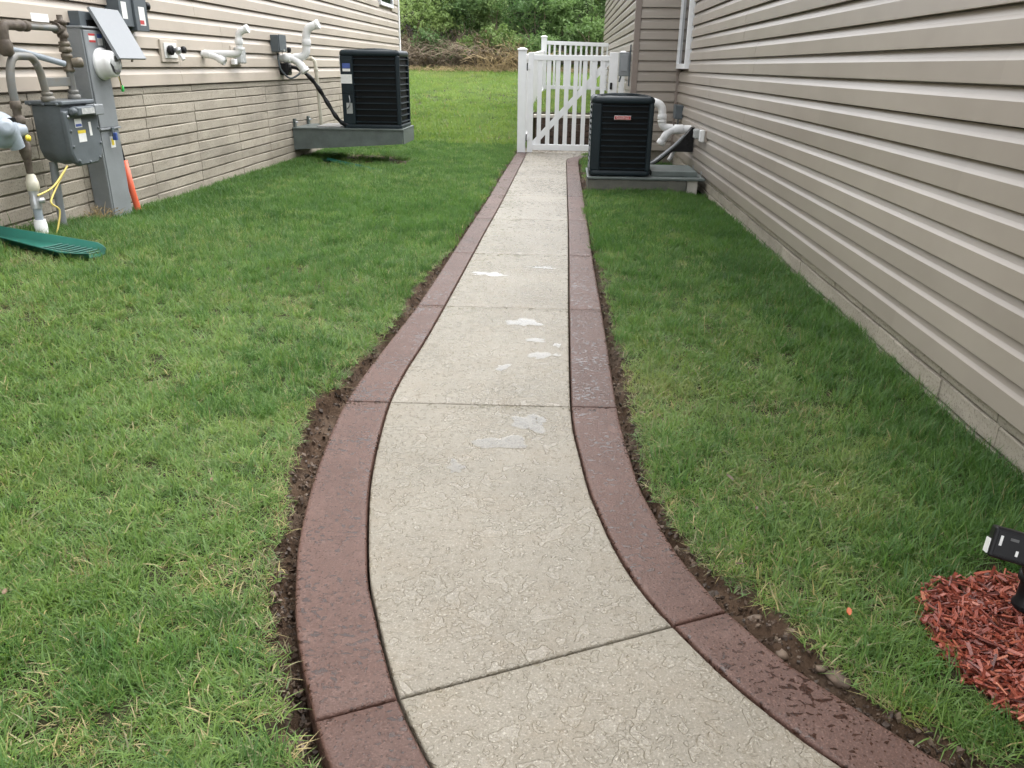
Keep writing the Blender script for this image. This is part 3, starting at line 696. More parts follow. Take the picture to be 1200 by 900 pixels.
jb = thing('switch_box', 'grey electrical switch box on the beige siding beside the larger vent', 'electrical box', (XL, 9.3, 1.35))
MB().box(XL - .01, XL + .085, 9.17, 9.42, 1.262, 1.435).build('box_body', dark_grey, jb, .008)
MB().box(XL + .0852, XL + .094, 9.18, 9.41, 1.275, 1.44).build('cover', dark_grey, jb, .004)
MB().box(XL + .094, XL + .104, 9.27, 9.32, 1.27, 1.29).build('latch', screw_m, jb)
under(jb)
ob = thing('outlet_cover', 'clear weatherproof outlet cover behind the smaller vent pipe', 'outlet', (XL, 8.15, 1.2))
MB().box(XL - .01, XL + .008, 8.02, 8.26, 1.12, 1.30).build('mounting_block', lsid_trim, ob, .004)
MB().box(XL + .008, XL + .075, 8.08, 8.23, 1.14, 1.29).build('cover', clear_box, ob, .015, 3)
MB().box(XL + .01, XL + .05, 7.98, 8.05, 1.13, 1.18).build('plug', white_pvc, ob, .006)
under(ob)
rv = thing('relief_vent', 'small beige vent block beside the grey switch box', 'vent', (XL, 9.6, 1.3))
MB().box(XL - .01, XL + .02, 9.50, 9.74, 1.22, 1.33).build('mounting_block', lsid_trim, rv, .005)
MB().lathe((XL + .02, 9.66, 1.29), (1, 0, 0), [(0, .03), (.03, .03), (.032, .024), (.01, .022)], 14).build('vent_mouth', black_pl, rv)
under(rv)
tp = thing('hose_tap', 'outdoor tap with black handle on pale block, left house wall', 'tap', (XL, 6.75, 1.23))
MB().box(XL - .012, XL + .014, 6.60, 6.90, 1.145, 1.315).build('mounting_block', lsid_trim, tp, .005)
MB().box(XL + .014, XL + .022, 6.64, 6.86, 1.175, 1.29).build('face_plate', sticker_w, tp, .003)
MB().lathe((XL + .022, 6.73, 1.235), (1, 0, 0), [(0, .018), (.05, .018), (.055, .024), (.085, .022), (.09, .01)], 12).build('faucet_body', screw_m, tp)
MB().lathe((XL + .03, 6.70, 1.235), (1, -.1, 0), [(0, .034), (.012, .038), (.026, .038), (.03, .03)], 10).build('handle', black_pl, tp)
MB().lathe((XL + .10, 6.78, 1.24), (1, 0, 0), [(0, .026), (.014, .028), (.028, .026), (.03, .018)], 10).build('handle', black_pl, tp)
MB().tube([(XL + .07, 6.74, 1.225), (XL + .10, 6.75, 1.195), (XL + .12, 6.75, 1.165)], [.014, .015, .017], 10).build('spout', white_pvc, tp)
under(tp)
# ---------------------------------------------------------------- electricity meter cabinet and neighbours
XE = -3.145
ec = thing('meter_cabinet', 'tall grey electricity meter cabinet with round white meter', 'meter cabinet', (XE, 5.5, .08))
MB().box(XL - .02, XE, 5.36, 5.615, .02, 1.345).build('cabinet_body', grey_metal, ec, .006)
MB().box(XE, XE + .012, 5.372, 5.605, .725, 1.335).build('cabinet_cover', grey_metal, ec, .006)
MB().box(XE, XE + .006, 5.374, 5.603, .03, .712).build('lower_panel', grey_metal, ec, .003)
MB().box(XE, XE + .020, 5.36, 5.617, .712, .724).build('seam_lip', lid_metal, ec, .002)
MB().box(XE + .02, XE + .032, 5.475, 5.505, .665, .725).build('hasp', dark_grey, ec, .003)
MB().box(XE + .020, XE + .05, 5.478, 5.50, .64, .69).build('padlock', sticker_b, ec, .004)
MB().box(XL - .02, XE + .016, 5.355, 5.62, 1.346, 1.358).build('top_hood', lid_metal, ec, .003)
mt = MB().lathe((XE + .012, 5.515, 1.13), (1, 0, 0), [(0, .100), (.012, .103), (.022, .100), (.026, .088), (.07, .085), (.092, .080), (.100, .070), (.1015, .0)], 36).build('meter', white_pvc, ec)
MB().lathe((XE + .1135, 5.515, 1.13), (1, 0, 0), [(0, .066), (.0015, .066), (.002, .0)], 30).build('dial_face', clear_box, mt)
MB().box(XE + .1155, XE + .117, 5.50, 5.545, 1.145, 1.18).build('display', ink, mt)
MB().box(XE + .1155, XE + .117, 5.485, 5.55, 1.08, 1.095).build('dial_bar', ink, mt)
MB().prism([(5.44, 1.14), (5.475, 1.115), (5.49, 1.07), (5.462, 1.085)], 'x', XE + .1155, XE + .1175).build('dial_window', black_pl, mt)
for (y0, y1, z0, z1, m_, x_) in ((5.415, 5.49, 1.262, 1.315, sticker_w, 0), (5.415, 5.49, 1.262, 1.275, sticker_r, .0004), (5.415, 5.49, 1.302, 1.315, sticker_r, .0004), (5.515, 5.575, 1.245, 1.315, sticker_w, 0), (5.515, 5.575, 1.29, 1.315, sticker_b, .0004), (5.47, 5.53, .59, .665, sticker_w, -.006), (5.485, 5.515, .605, .65, sticker_y, -.0055)):
    MB().box(XE + .0122 + x_, XE + .0128 + x_, y0, y1, z0, z1).build('sticker', m_, ec)
under(ec)
lb = thing('open_service_box', 'pale grey box lid propped open above the white meter', 'electrical box', (XL, 5.7, 1.3))
MB().box(XL - .02, XL + .07, 5.43, 5.86, 1.10, 1.45).build('box_body', dark_grey, lb, .005)
MB().box(XL + .0702, XL + .075, 5.50, 5.85, 1.11, 1.40).build('dark_opening_plate', black_pl, lb)  # black plate: darkness inside the open box put in as colour
T0, T1 = Vector((-3.149, 0, 1.480)), Vector((-2.994, 0, 1.166)); dn = (T1 - T0).normalized(); nn = Vector((-dn.z, 0, dn.x)) * -1
pl = []
for p in (T0, T1): pl.append((p.x, p.z))
th = Vector((.30, 0, .14)).normalized() * .020
MB().prism([(T0.x, T0.z), (T1.x, T1.z), (T1.x - th.x, T1.z - th.z), (T0.x - th.x, T0.z - th.z)], 'y', 5.511, 5.869).build('lid', lid_metal, lb, .004)
MB().tube([(-3.03, 5.70, 1.20), (-3.01, 5.70, 1.165), (-3.015, 5.70, 1.145)], .008, 8).build('lid_clasp', brass, lb)
MB().tube(curve([(XL + .06, 5.78, 1.12), (XL + .07, 5.80, 1.05), (XL + .06, 5.83, .99)]), .003, 6).build('loose_wire', black_pl, lb)
MB().tube(curve([(XL + .06, 5.72, 1.12), (XL + .09, 5.73, 1.07), (XL + .09, 5.76, 1.02), (XL + .07, 5.80, .965)]), .003, 6).build('loose_wire', yellow_w, lb)
MB().lathe((XL + .07, 5.815, .945), (0, .2, 1), [(0, .006), (.01, .012), (.03, .010), (.045, .004)], 8).build('wire_cap', lime_w, lb)
under(lb)
dc = thing('disconnect_box', 'dark grey double disconnect box above the tap', 'electrical box', (XL, 6.1, 1.5))
MB().box(XL - .02, XL + .085, 5.92, 6.10, 1.38, 1.80).build('box_body', dark_grey, dc, .005)
MB().box(XL - .02, XL + .10, 6.105, 6.29, 1.355, 1.80).build('box_body', dark_grey, dc, .005)
MB().box(XL + .1002, XL + .1008, 6.16, 6.245, 1.395, 1.52).build('label_sticker', sticker_w, dc)
MB().box(XL + .101, XL + .1014, 6.16, 6.22, 1.402, 1.43).build('label_sticker', sticker_r, dc)
MB().box(XL + .0852, XL + .0858, 5.95, 6.02, 1.43, 1.54).build('label_sticker', sticker_w, dc)
MB().lathe((XL + .03, 6.30, 1.535), (.4, 1, 0), [(0, .012), (.05, .012), (.055, .03), (.09, .03), (.095, .018)], 12).build('knob', black_pl, dc)
MB().cyl((XL + .03, 6.01, 1.38), (XL + .03, 6.02, 1.28), .016, n=10).build('conduit', dark_grey, dc)
under(dc)
oc = thing('conduit', 'orange plastic conduit with black cable rising beside the meter cabinet', 'conduit', (XL + .03, 5.8, .05))
MB().tube([(-3.155, 5.74, .03), (-3.19, 5.74, .25), (-3.215, 5.74, .475)], .023, 14, True).build('sleeve', orange_m, oc)
MB().tube(curve([(-3.21, 5.74, .45), (-3.225, 5.735, .65), (-3.225, 5.72, .85), (-3.222, 5.71, 1.05), (-3.215, 5.70, 1.12)]), .008, 8).build('cable', black_pl, oc)
under(oc)

# ---------------------------------------------------------------- gas meter
gm = thing('gas_meter', 'dark grey gas meter with looped pipes in front of the meter cabinet', 'gas meter', (-3.03, 4.85, .2))
XG = -3.03
def rbody(x, inset, zb, zt, y0=4.685, y1=5.005):
    c = .07; y0 += inset; y1 -= inset
    return [(x, y0, zt), (x, y0, zb + c * 1.1), (x, y0 + c * .35, zb + c * .35), (x, y0 + c, zb), (x, y1 - c, zb), (x, y1 - c * .35, zb + c * .35), (x, y1, zb + c * 1.1), (x, y1, zt)]
MB().rings([rbody(-3.15, .03, .60, .90), rbody(-3.14, .01, .575, .905), rbody(-3.06, .0, .567, .905), rbody(-3.04, .0, .56, .905), rbody(-2.965, .012, .567, .905), rbody(-2.96, .0, .56, .905)], True, False).build('meter_body', meter_grey, gm, .010, 3)
MB().rings([rbody(-2.958, -.008, .553, .872), rbody(-2.938, -.008, .553, .872), rbody(-2.930, .004, .565, .862)], True, False).build('front_cover', meter_grey, gm, .008, 3)
MB().box(-3.165, -2.935, 4.672, 5.02, .905, .928).build('top_flange', meter_grey, gm, .008, 3)
for y, z in ((4.70, .84), (4.70, .76), (4.70, .67), (4.735, .585), (4.845, .568), (4.955, .585), (4.992, .67), (4.992, .76)):
    MB().lathe((-2.931, y, z), (1, 0, 0), [(0, .009), (.007, .009), (.008, .0)], 6).build('bolt', screw_m if z > .8 else meter_grey, gm)
for x in (-3.13, -3.05, -2.965):
    MB().lathe((x, 4.675, .91), (0, -1, 0), [(0, .010), (.012, .010), (.013, 0)], 6).build('bolt', meter_grey, gm)
for (y0, y1, z0, z1, m_) in ((4.755, 4.825, .775, .825, sticker_w), (4.76, 4.82, .78, .795, sticker_b), (4.77, 4.85, .69, .758, sticker_w), (4.77, 4.85, .74, .758, sticker_y), (4.895, 4.92, .72, .80, sticker_w)):
    MB().box(-2.9305 + (.0006 if m_ in (sticker_b, sticker_y) else 0), -2.929 + (.0008 if m_ in (sticker_b, sticker_y) else 0), y0, y1, z0, z1).build('sticker', m_, gm)
ix = MB().box(-2.935, -2.885, 4.74, 4.92, .842, .895).build('index_box', dark_grey, gm, .012, 3)
MB().box(-2.8845, -2.882, 4.775, 4.91, .852, .885).build('index_window', clear_box, ix)
MB().lathe((-2.91, 4.74, .868), (0, -1, 0), [(0, .022), (.03, .022), (.034, .012)], 12).build('index_cap', meter_grey, ix)
MB().box(-2.95, -2.885, 4.925, 5.02, .838, .90).build('radio_module', grey_metal, gm, .006)
# pipework
MB().tube(elbowed([(XG, 4.70, .925), (XG, 4.675, 1.10), (XG, 4.63, 1.168), (XG, 4.45, 1.17), (XG, 4.40, 1.06), (XG, 4.40, .93)], .08), .0215, 16).build('inlet_loop', pipe_grey, gm)
MB().tube([(XG, 4.40, .94), (XG, 4.40, .935), (XG, 4.40, .90), (XG, 4.40, .895), (XG + .0, 4.40, .865)], [.023, .029, .029, .023, .022], 14).build('pipe_elbow', rust, gm)
for z, y in ((.935, 4.70),):
    MB().lathe((XG, y, z - .01), (0, 0, 1), [(0, .034), (.003, .038), (.025, .038), (.028, .028), (.032, .028), (.034, .031), (.05, .031), (.052, .024)], 10).build('union_nut', pipe_grey, gm)
MB().lathe((XG, 4.965, .925), (0, 0, 1), [(0, .034), (.003, .038), (.028, .038), (.031, .028), (.036, .028), (.038, .031), (.055, .031), (.057, .024)], 10).build('union_nut', pipe_grey, gm)
MB().cyl((XG, 4.965, .94), (XG, 4.965, 1.09), .0215, n=16).build('outlet_pipe', pipe_grey, gm)
vb = MB().lathe((XG, 4.965, 1.085), (0, 0, 1), [(0, .026), (.002, .032), (.02, .032), (.022, .028), (.05, .038), (.078, .028), (.08, .032), (.1, .032), (.102, .026), (.115, .024)], 14).build('valve', brass, gm)
MB().lathe((XG + .03, 4.965, 1.135), (1, .35, .1), [(0, .026), (.03, .03), (.055, .028), (.06, .012)], 8).build('valve_stem', brass, vb)
MB().lathe((XG, 4.965, 1.195), (0, 0, 1), [(0, .030), (.003, .037), (.026, .037), (.03, .029), (.034, .029), (.036, .033), (.056, .033), (.06, .026)], 8).build('union_nut', brass, gm)
MB().cyl((XG, 4.965, 1.25), (XG, 4.965, 1.29), .022, n=14).build('nipple', rust, gm)
MB().tube([(XG, 4.965, 1.275), (XG, 4.965, 1.285), (XG, 4.965, 1.30), (XG, 4.965, 1.302), (XG, 4.965, 1.35), (XG, 4.965, 1.352), (XG, 4.965, 1.37), (XG, 4.965, 1.374), (XG, 4.965, 1.40)], [.028, .032, .032, .028, .028, .032, .032, .018, .017], 14).build('tee_fitting', rust, gm)
MB().tube([(XG, 4.965, 1.325), (XG, 4.925, 1.325), (XG, 4.923, 1.325), (XG, 4.905, 1.325)], [.027, .027, .032, .032], 14).build('tee_branch', rust, gm)
MB().tube([(XG, 4.95, 1.325), (XG, 4.60, 1.325)], .0185, 14).build('house_line', pipe_grey, gm)
MB().tube([(XG, 4.64, 1.325), (XG, 4.638, 1.325), (XG, 4.61, 1.325), (XG, 4.608, 1.325), (XG, 4.59, 1.325), (XG, 4.588, 1.325), (XG, 4.56, 1.325), (XG, 4.50, 1.325)], [.019, .030, .030, .024, .024, .031, .031, .019], 10).build('coupling', rust, gm)
MB().tube(elbowed([(XG, 4.52, 1.325), (XG, 4.425, 1.325), (XG, 4.42, 1.24)], .05), .027, 14).build('elbow', rust, gm)
MB().tube([(XG, 4.42, 1.25), (XG, 4.42, 1.235), (XG, 4.42, 1.18), (XG, 4.42, 1.165)], [.028, .036, .036, .018], 10).build('end_cap', rust, gm)
MB().box(XG - .008, XG + .008, 4.70, 4.96, 1.005, 1.055).build('meter_bar', pipe_grey, gm, .004)
MB().tube(elbowed([(XL - .01, 4.69, 1.20), (-3.16, 4.70, 1.20), (XG, 4.93, 1.13)], .05), .018, 10).build('bonding_pipe', reg_grey, gm)
# regulator
rg = MB().lathe((XG - .01, 4.24, .80), (.75, -.45, .2), [(-.05, .05), (-.04, .085), (-.012, .095), (0, .10), (.012, .095), (.045, .075), (.06, .05), (.085, .046), (.09, .02)], 26).build('regulator', reg_grey, gm)
MB().tube([(XG, 4.28, .79), (XG, 4.40, .785)], [.045, .042], 16).build('regulator_neck', reg_grey, rg)
MB().tube([(XG + .02, 4.27, .79), (XG + .03, 4.30, .70)], [.05, .038], 16).build('vent_cup', reg_grey, rg)
MB().lathe((XG + .04, 4.385, .745), (1, -.2, 0), [(0, .018), (.006, .018), (.007, 0)], 14).build('round_tag', sticker_y, rg)
MB().box(XG + .055, XG + .058, 4.23, 4.29, .835, .86).build('name_plate', black_pl, rg)
MB().tube([(XG, 4.40, .89), (XG, 4.40, .86), (XG, 4.40, .858), (XG, 4.40, .82), (XG, 4.40, .818), (XG, 4.40, .72), (XG, 4.40, .718), (XG, 4.40, .67), (XG, 4.40, .63)], [.022, .022, .031, .031, .027, .027, .032, .032, .023], 14).build('rusty_cross', rust, gm)
MB().tube([(XG, 4.40, .66), (XG, 4.40, .55)], [.022, .018], 14).build('nipple', rust, gm)
MB().lathe((XG, 4.40, .455), (0, 0, 1), [(0, .030), (.004, .034), (.05, .034), (.055, .03), (.08, .026), (.11, .006)], 8).build('white_tee', cream_pvc, gm)
MB().lathe((XG, 4.395, .355), (0, 0, 1), [(0, .030), (.05, .030), (.06, .026), (.10, .028)], 12).build('shutoff_valve', screw_m, gm)
MB().lathe((XG + .02, 4.395, .40), (1, .1, 0), [(0, .016), (.03, .016), (.032, 0)], 8).build('valve_stem', screw_m, gm)
MB().tube([(XG, 4.395, .36), (XG, 4.395, .27)], [.024, .022], 12).build('riser', reg_grey, gm)
MB().lathe((XG, 4.395, .20), (0, 0, 1), [(0, .034), (.06, .036), (.065, .034), (.09, .032)], 14).build('white_collar', white_pvc, gm)
MB().tube([(XG, 4.395, .215), (XG + .01, 4.40, .06)], [.030, .033], 14).build('riser_foot', reg_grey, gm)
MB().tube([(-3.13, 4.78, .57), (-3.13, 4.76, .30), (-3.13, 4.75, .05)], .024, 12).build('support_post', grey_metal, gm)
under(gm)
yw = thing('tracer_wire', 'yellow tracer wire looped around the gas riser', 'wire', (XG, 4.42, .4))
MB().tube(curve([(XG + .03, 4.38, .43), (XG + .05, 4.50, .46), (XG + .06, 4.62, .535), (XG + .06, 4.66, .56), (XG + .05, 4.58, .49), (XG + .05, 4.47, .40), (XG + .06, 4.45, .37), (XG + .07, 4.49, .33), (XG + .06, 4.47, .25), (XG + .05, 4.44, .18), (XG + .04, 4.45, .10)], 6), .0055, 6).build('wire_loop', yellow_w, yw)
under(yw)
tg = tag(MB().box(XG + .02, XG + .022, 4.66, 4.82, 1.352, 1.395).build('paper_tag', paper_tag), 'white paper tag tied to the rusty gas pipe', 'tag')

# green plastic splash guards
def guard(label, pts, wdt, cat='splash guard', h=.05, ribs=True):
    (x0, y0, z0), (x1, y1, z1) = pts; L_ = math.hypot(x1 - x0, y1 - y0); ux, uy = (x1 - x0) / L_, (y1 - y0) / L_; vx, vy = -uy, ux
    t = thing('splash_guard', label, cat, (x0, y0, z0), 'green plastic splash guards')
    prof = [(-.5, 1), (-.46, 1), (-.40, .15), (-.1, .0), (.1, .0), (.40, .15), (.46, 1), (.5, 1)]
    def P(s, a, hh, dz=0):
        ww = wdt * (.75 + .5 * sstep(s * 1.1)); e = 1 if s < .88 else max(.25, 1 - (s - .88) * 4)
        q = a * ww * e; return (x0 + ux * L_ * s + vx * q, y0 + uy * L_ * s + vy * q, z0 + (z1 - z0) * s + hh * h * (1 - .45 * s) + dz)
    n = 14; top = [[P(i / n, a, hh) for a, hh in prof] for i in range(n + 1)]; bot = [[P(i / n, a, hh, -.005) for a, hh in prof] for i in range(n + 1)]
    rings = [tp_ + bt_[::-1] for tp_, bt_ in zip(top, bot)]
    MB().rings(rings, True, True).build('channel', green_pl, t)
    if ribs:
        for k in range(8):
            s = .55 + k * .05; a = P(s, -.34, .16, .004); b_ = P(s + .05, .34, .16, .004)
            MB().tube([a, P(s + .025, 0, .03, .004), b_], .004, 6).build('rib', green_pl, t)
    under(t); return t
guard('green plastic splash guard on the lawn below the gas meter', ((-3.215, 4.16, .232), (-2.47, 3.99, .180)), .21, h=.055)
guard('small dark green splash guard in the grass under the wall bracket', ((-2.92, 9.72, .055), (-2.02, 8.86, .025)), .13, h=.03)

# ---------------------------------------------------------------- fittings on the right house
pipe('vent_pipe', 'white forked vent pipe between the badged air conditioner and right house', 'vent pipe',
     [([(XR + .01, 9.3, .515), (1.17, 9.3, .512), (1.075, 9.3, .345)], .045, .09, True),
      ([(1.20, 9.31, .52), (1.088, 9.32, .53), (1.072, 9.32, .765), (.94, 9.32, .806)], .044, .10, True)], white_pvc,
     [((1.32, 9.3, .514), (1.22, 9.3, .513), .051), ((1.10, 9.3, .39), (1.077, 9.3, .349), .051), ((1.081, 9.32, .62), (1.078, 9.32, .665), .051), ((1.083, 9.32, .585), (1.082, 9.32, .605), .050)], (XR, 9.3, .5), 'white forked vent pipes')
pipe('drain_elbow', 'short white drain elbow under the black hose boot', 'drain pipe',
     [([(XR + .01, 9.15, .36), (1.22, 9.15, .35), (1.20, 9.15, .24), (1.165, 9.15, .19)], .022, .05, True)], white_pvc, [((1.215, 9.15, .30), (1.208, 9.15, .27), .027)], (XR, 9.15, .3))
rl = thing('refrigerant_line', 'black and grey hose boot on the right wall behind the badged air conditioner', 'hose', (XR, 9.2, .4))
MB().prism([(1.398, .56), (1.37, .55), (1.30, .46), (1.20, .35), (1.17, .30), (1.398, .30)], 'y', 8.98, 9.10).build('hose_boot', black_rub, rl, .012)
MB().tube(curve([(1.30, 9.0, .47), (1.20, 8.97, .37), (1.08, 8.93, .27), (.98, 8.88, .20), (.88, 8.8, .17)], 6), .018, 12).build('grey_hose', grey_metal, rl)
MB().tube(curve([(1.25, 9.04, .38), (1.12, 9.02, .28), (1.0, 8.96, .20), (.9, 8.86, .165)], 6), .028, 12).build('insulated_hose', black_rub, rl)
under(rl)
jr = thing('switch_box', 'small blue grey switch box on the taupe siding by the inner corner', 'electrical box', (XR, 10.3, .65))
MB().box(XR - .075, XR + .01, 10.05, 10.28, .575, .735).build('box_body', dark_grey, jr, .008)
MB().box(XR - .082, XR - .0752, 10.06, 10.27, .58, .74).build('cover', dark_grey, jr, .004)
MB().cyl((XR - .03, 10.16, .575), (XR - .03, 10.14, .43), .012, n=10).build('conduit', grey_metal, jr)
under(jr)
orr = thing('outlet_cover', 'white weatherproof outlet on the taupe siding of the right house', 'outlet', (XR, 8.5, .52))
MB().box(XR - .012, XR + .015, 8.22, 8.66, .465, .575).build('mounting_block', rsiding, orr, .005)
MB().box(XR - .07, XR - .012, 8.50, 8.64, .475, .57).build('cover', clear_box, orr, .015, 3)
MB().box(XR - .055, XR - .012, 8.24, 8.34, .465, .58).build('plug_adapter', white_pvc, orr, .01)
under(orr)
eb = thing('meter_box', 'grey utility box on the house corner beside the gate', 'electrical box', (XJ, 11.2, 1.2))
MB().box(XJ - .15, XJ - .02, 11.0, 11.16, 1.04, 1.33).build('box_body', grey_metal, eb, .012)
MB().box(XJ - .13, XJ - .04, 10.99, 10.9995, 1.10, 1.30).build('cover', lid_metal, eb, .003)
MB().cyl((XJ - .015, 11.0, .92), (XJ - .015, 11.0, 1.42), .010, n=8).build('conduit', dark_grey, eb)
MB().tube([(XJ - .12, 11.02, 1.04), (XJ - .14, 11.02, .97)], .012, 8).build('cable', dark_grey, eb)
under(eb)

# ---------------------------------------------------------------- gate and fences
YG = 11.72
def cap_post(name, label, x0, x1, y0, y1, z0, z1, group):
    t = thing(name, label, 'fence post', ((x0 + x1) / 2, (y0 + y1) / 2, z0), group)
    MB().box(x0, x1, y0, y1, z0, z1).build('shaft', vinyl, t, .006)
    a, b_ = (x0 + x1) / 2, (y0 + y1) / 2
    hw = (x1 - x0) / 2 + .012
    MB().rings([[(a + sx * q, b_ + sy * q, z) for sx, sy in ((-1, -1), (1, -1), (1, 1), (-1, 1))] for q, z in ((hw, z1 + .0005), (hw, z1 + .014), (hw - .014, z1 + .02), (hw * .35, z1 + .032))], True, False).build('cap', vinyl, t, .003)
    under(t); return t
cap_post('gate_post', 'white vinyl post left of the gate at the walkway end', -.676, -.562, YG - .05, YG + .06, -.08, 1.352, 'white gate posts')
cap_post('gate_post', 'white vinyl post right of the gate against the house corner', .725, .80, YG - .03, YG + .05, -.08, 1.325, 'white gate posts')
gt = thing('gate', 'white vinyl picket gate closing the far end of the walkway', 'gate', (-.54, YG, .02))
MB().box(-.535, -.458, YG - .03, YG + .03, .0, 1.325).build('stile', vinyl, gt, .006)
MB().box(.580, .700, YG - .03, YG + .03, .0, 1.335).build('stile', vinyl, gt, .006)
MB().box(-.458, .580, YG - .022, YG + .022, 1.225, 1.295).build('rail', vinyl, gt, .005)
MB().box(-.458, .580, YG - .022, YG + .022, .03, .112).build('rail', vinyl, gt, .005)
for k in range(8):
    x = -.372 + k * .1245
    MB().box(x - .030, x + .030, YG - .010, YG + .010, .112, 1.225).build('picket', vinyl, gt, .003)
ax, az, bx_, bz = -.458, .13, .580, 1.205; L_ = math.hypot(bx_ - ax, bz - az); px_, pz_ = -(bz - az) / L_ * .038, (bx_ - ax) / L_ * .038
MB().prism([(ax + px_ * 0, az + pz_), (ax, az - .02), (ax + .06, az - .02), (bx_, bz - pz_), (bx_, bz + .02), (bx_ - .06, bz + .02)], 'y', YG + .011, YG + .03).build('brace', vinyl, gt, .003)
for z in (.2, 1.14):
    MB().box(-.565, -.50, YG - .040, YG - .0305, z - .03, z + .03).build('hinge', vinyl, gt, .003)
    MB().cyl((-.548, YG - .04, z - .05), (-.548, YG - .04, z + .05), .008, n=10).build('hinge_pin', black_pl, gt)
MB().box(.60, .635, YG - .048, YG - .0305, .86, .95).build('latch', black_pl, gt, .008)
under(gt)
def fence(label, p0, p1, z0, z1, zr0, zr1, n, name='picket_fence'):
    """run of picket fence from p0 to p1; z0,z1 = ground; zr = rail top at each end"""
    t = thing(name, label, 'fence', (*p0, z0)); dx, dy = p1[0] - p0[0], p1[1] - p0[1]; L_ = math.hypot(dx, dy); ux, uy = dx / L_, dy / L_
    def seg(s0, s1, za0, za1, zb0, zb1, half, nm):
        v = []
        for s, lo, hi in ((s0, za0, za1), (s1, zb0, zb1)):
            for sd in (-1, 1):
                for z in (lo, hi): v.append((p0[0] + ux * s - uy * half * sd, p0[1] + uy * s + ux * half * sd, z))
        return MB().add(v, [(0, 1, 3, 2), (4, 6, 7, 5), (0, 4, 5, 1), (2, 3, 7, 6), (0, 2, 6, 4), (1, 5, 7, 3)]).build(nm, vinyl, t, .003)
    gz = lambda s: z0 + (z1 - z0) * s / L_
    rz = lambda s: zr0 + (zr1 - zr0) * s / L_
    seg(0, L_, rz(0) - .07, rz(0), rz(L_) - .07, rz(L_), .022, 'rail'); seg(0, L_, gz(0) + .05, gz(0) + .12, gz(L_) + .05, gz(L_) + .12, .022, 'rail')
    for k in range(n):
        s = L_ * (k + .5) / n; seg(s - .022, s + .022, gz(s) + .12, rz(s) - .07, gz(s) + .12, rz(s) - .07, .010, 'picket')
    under(t); return t
YR = 17.6
cap_post('fence_post', 'white capped post at the left end of the rear fence', -.545, -.43, YR - .06, YR + .055, .5, 1.70, 'white rear fence posts')
cap_post('fence_post', 'white capped post towards the right of the rear fence', .985, 1.10, YR - .06, YR + .055, .5, 1.63, 'white rear fence posts')
fence('white picket fence across the rear yard behind the gate', (-.43, YR), (.985, YR), .66, .64, 1.635, 1.60, 13)
fence('white picket fence right of the rear post by the house corner', (1.10, YR), (2.4, YR), .64, .62, 1.60, 1.57, 12)
fence('white side fence running back from the gate to the rear post', (-.61, YG + .09), (-.50, YR - .08), .0, .62, 1.29, 1.45, 40)
MB_ = MB()
# retaining wall of brown blocks seen through the gate
rw = thing('retaining_wall', 'low brown block retaining wall seen through the gate', 'wall', (.5, 12.9, 0))
MB().box(-.46, 1.6, 12.93, 13.05, -.1, .40).build('wall_core', mortar_m, rw)
for r0 in range(5):
    x = -.47 + (.0 if r0 % 2 else -.11)
    while x < 1.6:
        a, b_ = max(x, -.47), min(x + .22, 1.62)
        if b_ - a > .03: MB().box(a + .004, b_ - .004, 12.90 + rb.uniform(-.006, .006), 12.98, -.07 + r0 * .095 + .004, -.07 + (r0 + 1) * .095 - .004).build('block', block_m, rw, .006)
        x += .22
for x in (-.50, .03, .56, 1.09): MB().box(x + .003, x + .527, 12.86, 13.10, .4065, .452).build('capstone', cap_m, rw, .006)
under(rw)

# ---------------------------------------------------------------- floodlight on its stake
fl = thing('floodlight', 'black landscape floodlight on a stake in the red mulch', 'floodlight', (1.09, 1.53, 0))
M = Matrix.Translation((.990, 1.50, .205)) @ Matrix.Rotation(R(-14), 4, 'Z') @ Matrix.Rotation(R(-20), 4, 'X') @ Matrix.Rotation(R(8), 4, 'Y')
def tbox(x0, x1, y0, y1, z0, z1, name, m_, par, bev): 
    mb = MB().box(x0, x1, y0, y1, z0, z1); mb.v = [tuple(M @ Vector(v)) for v in mb.v]; return mb.build(name, m_, par, bev)
hd = tbox(-.042, .042, -.016, .018, -.034, .034, 'lamp_head', black_pl, fl, .006)
tbox(-.034, .034, -.0185, -.0161, -.027, .027, 'back_plate', black_pl, hd, .002)
tbox(-.0445, -.0425, -.010, .016, -.028, .004, 'label_sticker', sticker_w, hd, 0)
tbox(-.036, .036, .018, .021, -.028, .028, 'lens', clear_box, hd, .002)
tbox(-.029, -.024, -.0198, -.0187, -.004, .018, 'label_sticker', sticker_w, hd, 0)
tbox(-.010, .006, -.0198, -.0187, .012, .018, 'label_sticker', ink, hd, 0)
tbox(.006, .011, -.0198, -.0187, -.018, -.006, 'label_sticker', sticker_w, hd, 0)
MB().tube(curve([tuple(M @ Vector((.03, -.01, -.01))), (1.055, 1.505, .172), (1.072, 1.52, .13), (1.075, 1.53, .10)]), [.014, .016, .02, .024, .026, .027, .028, .028, .028, .028, .028, .028, .027, .026, .024, .022, .02, .02, .02][:19], 14).build('knuckle', black_pl, fl)
MB().lathe((1.075, 1.53, .02), (0, 0, 1), [(-.06, .006), (0, .016), (.012, .026), (.02, .026), (.03, .02), (.075, .02), (.08, .027), (.095, .027), (.10, .018)], 18).build('stake', black_pl, fl)
under(fl)

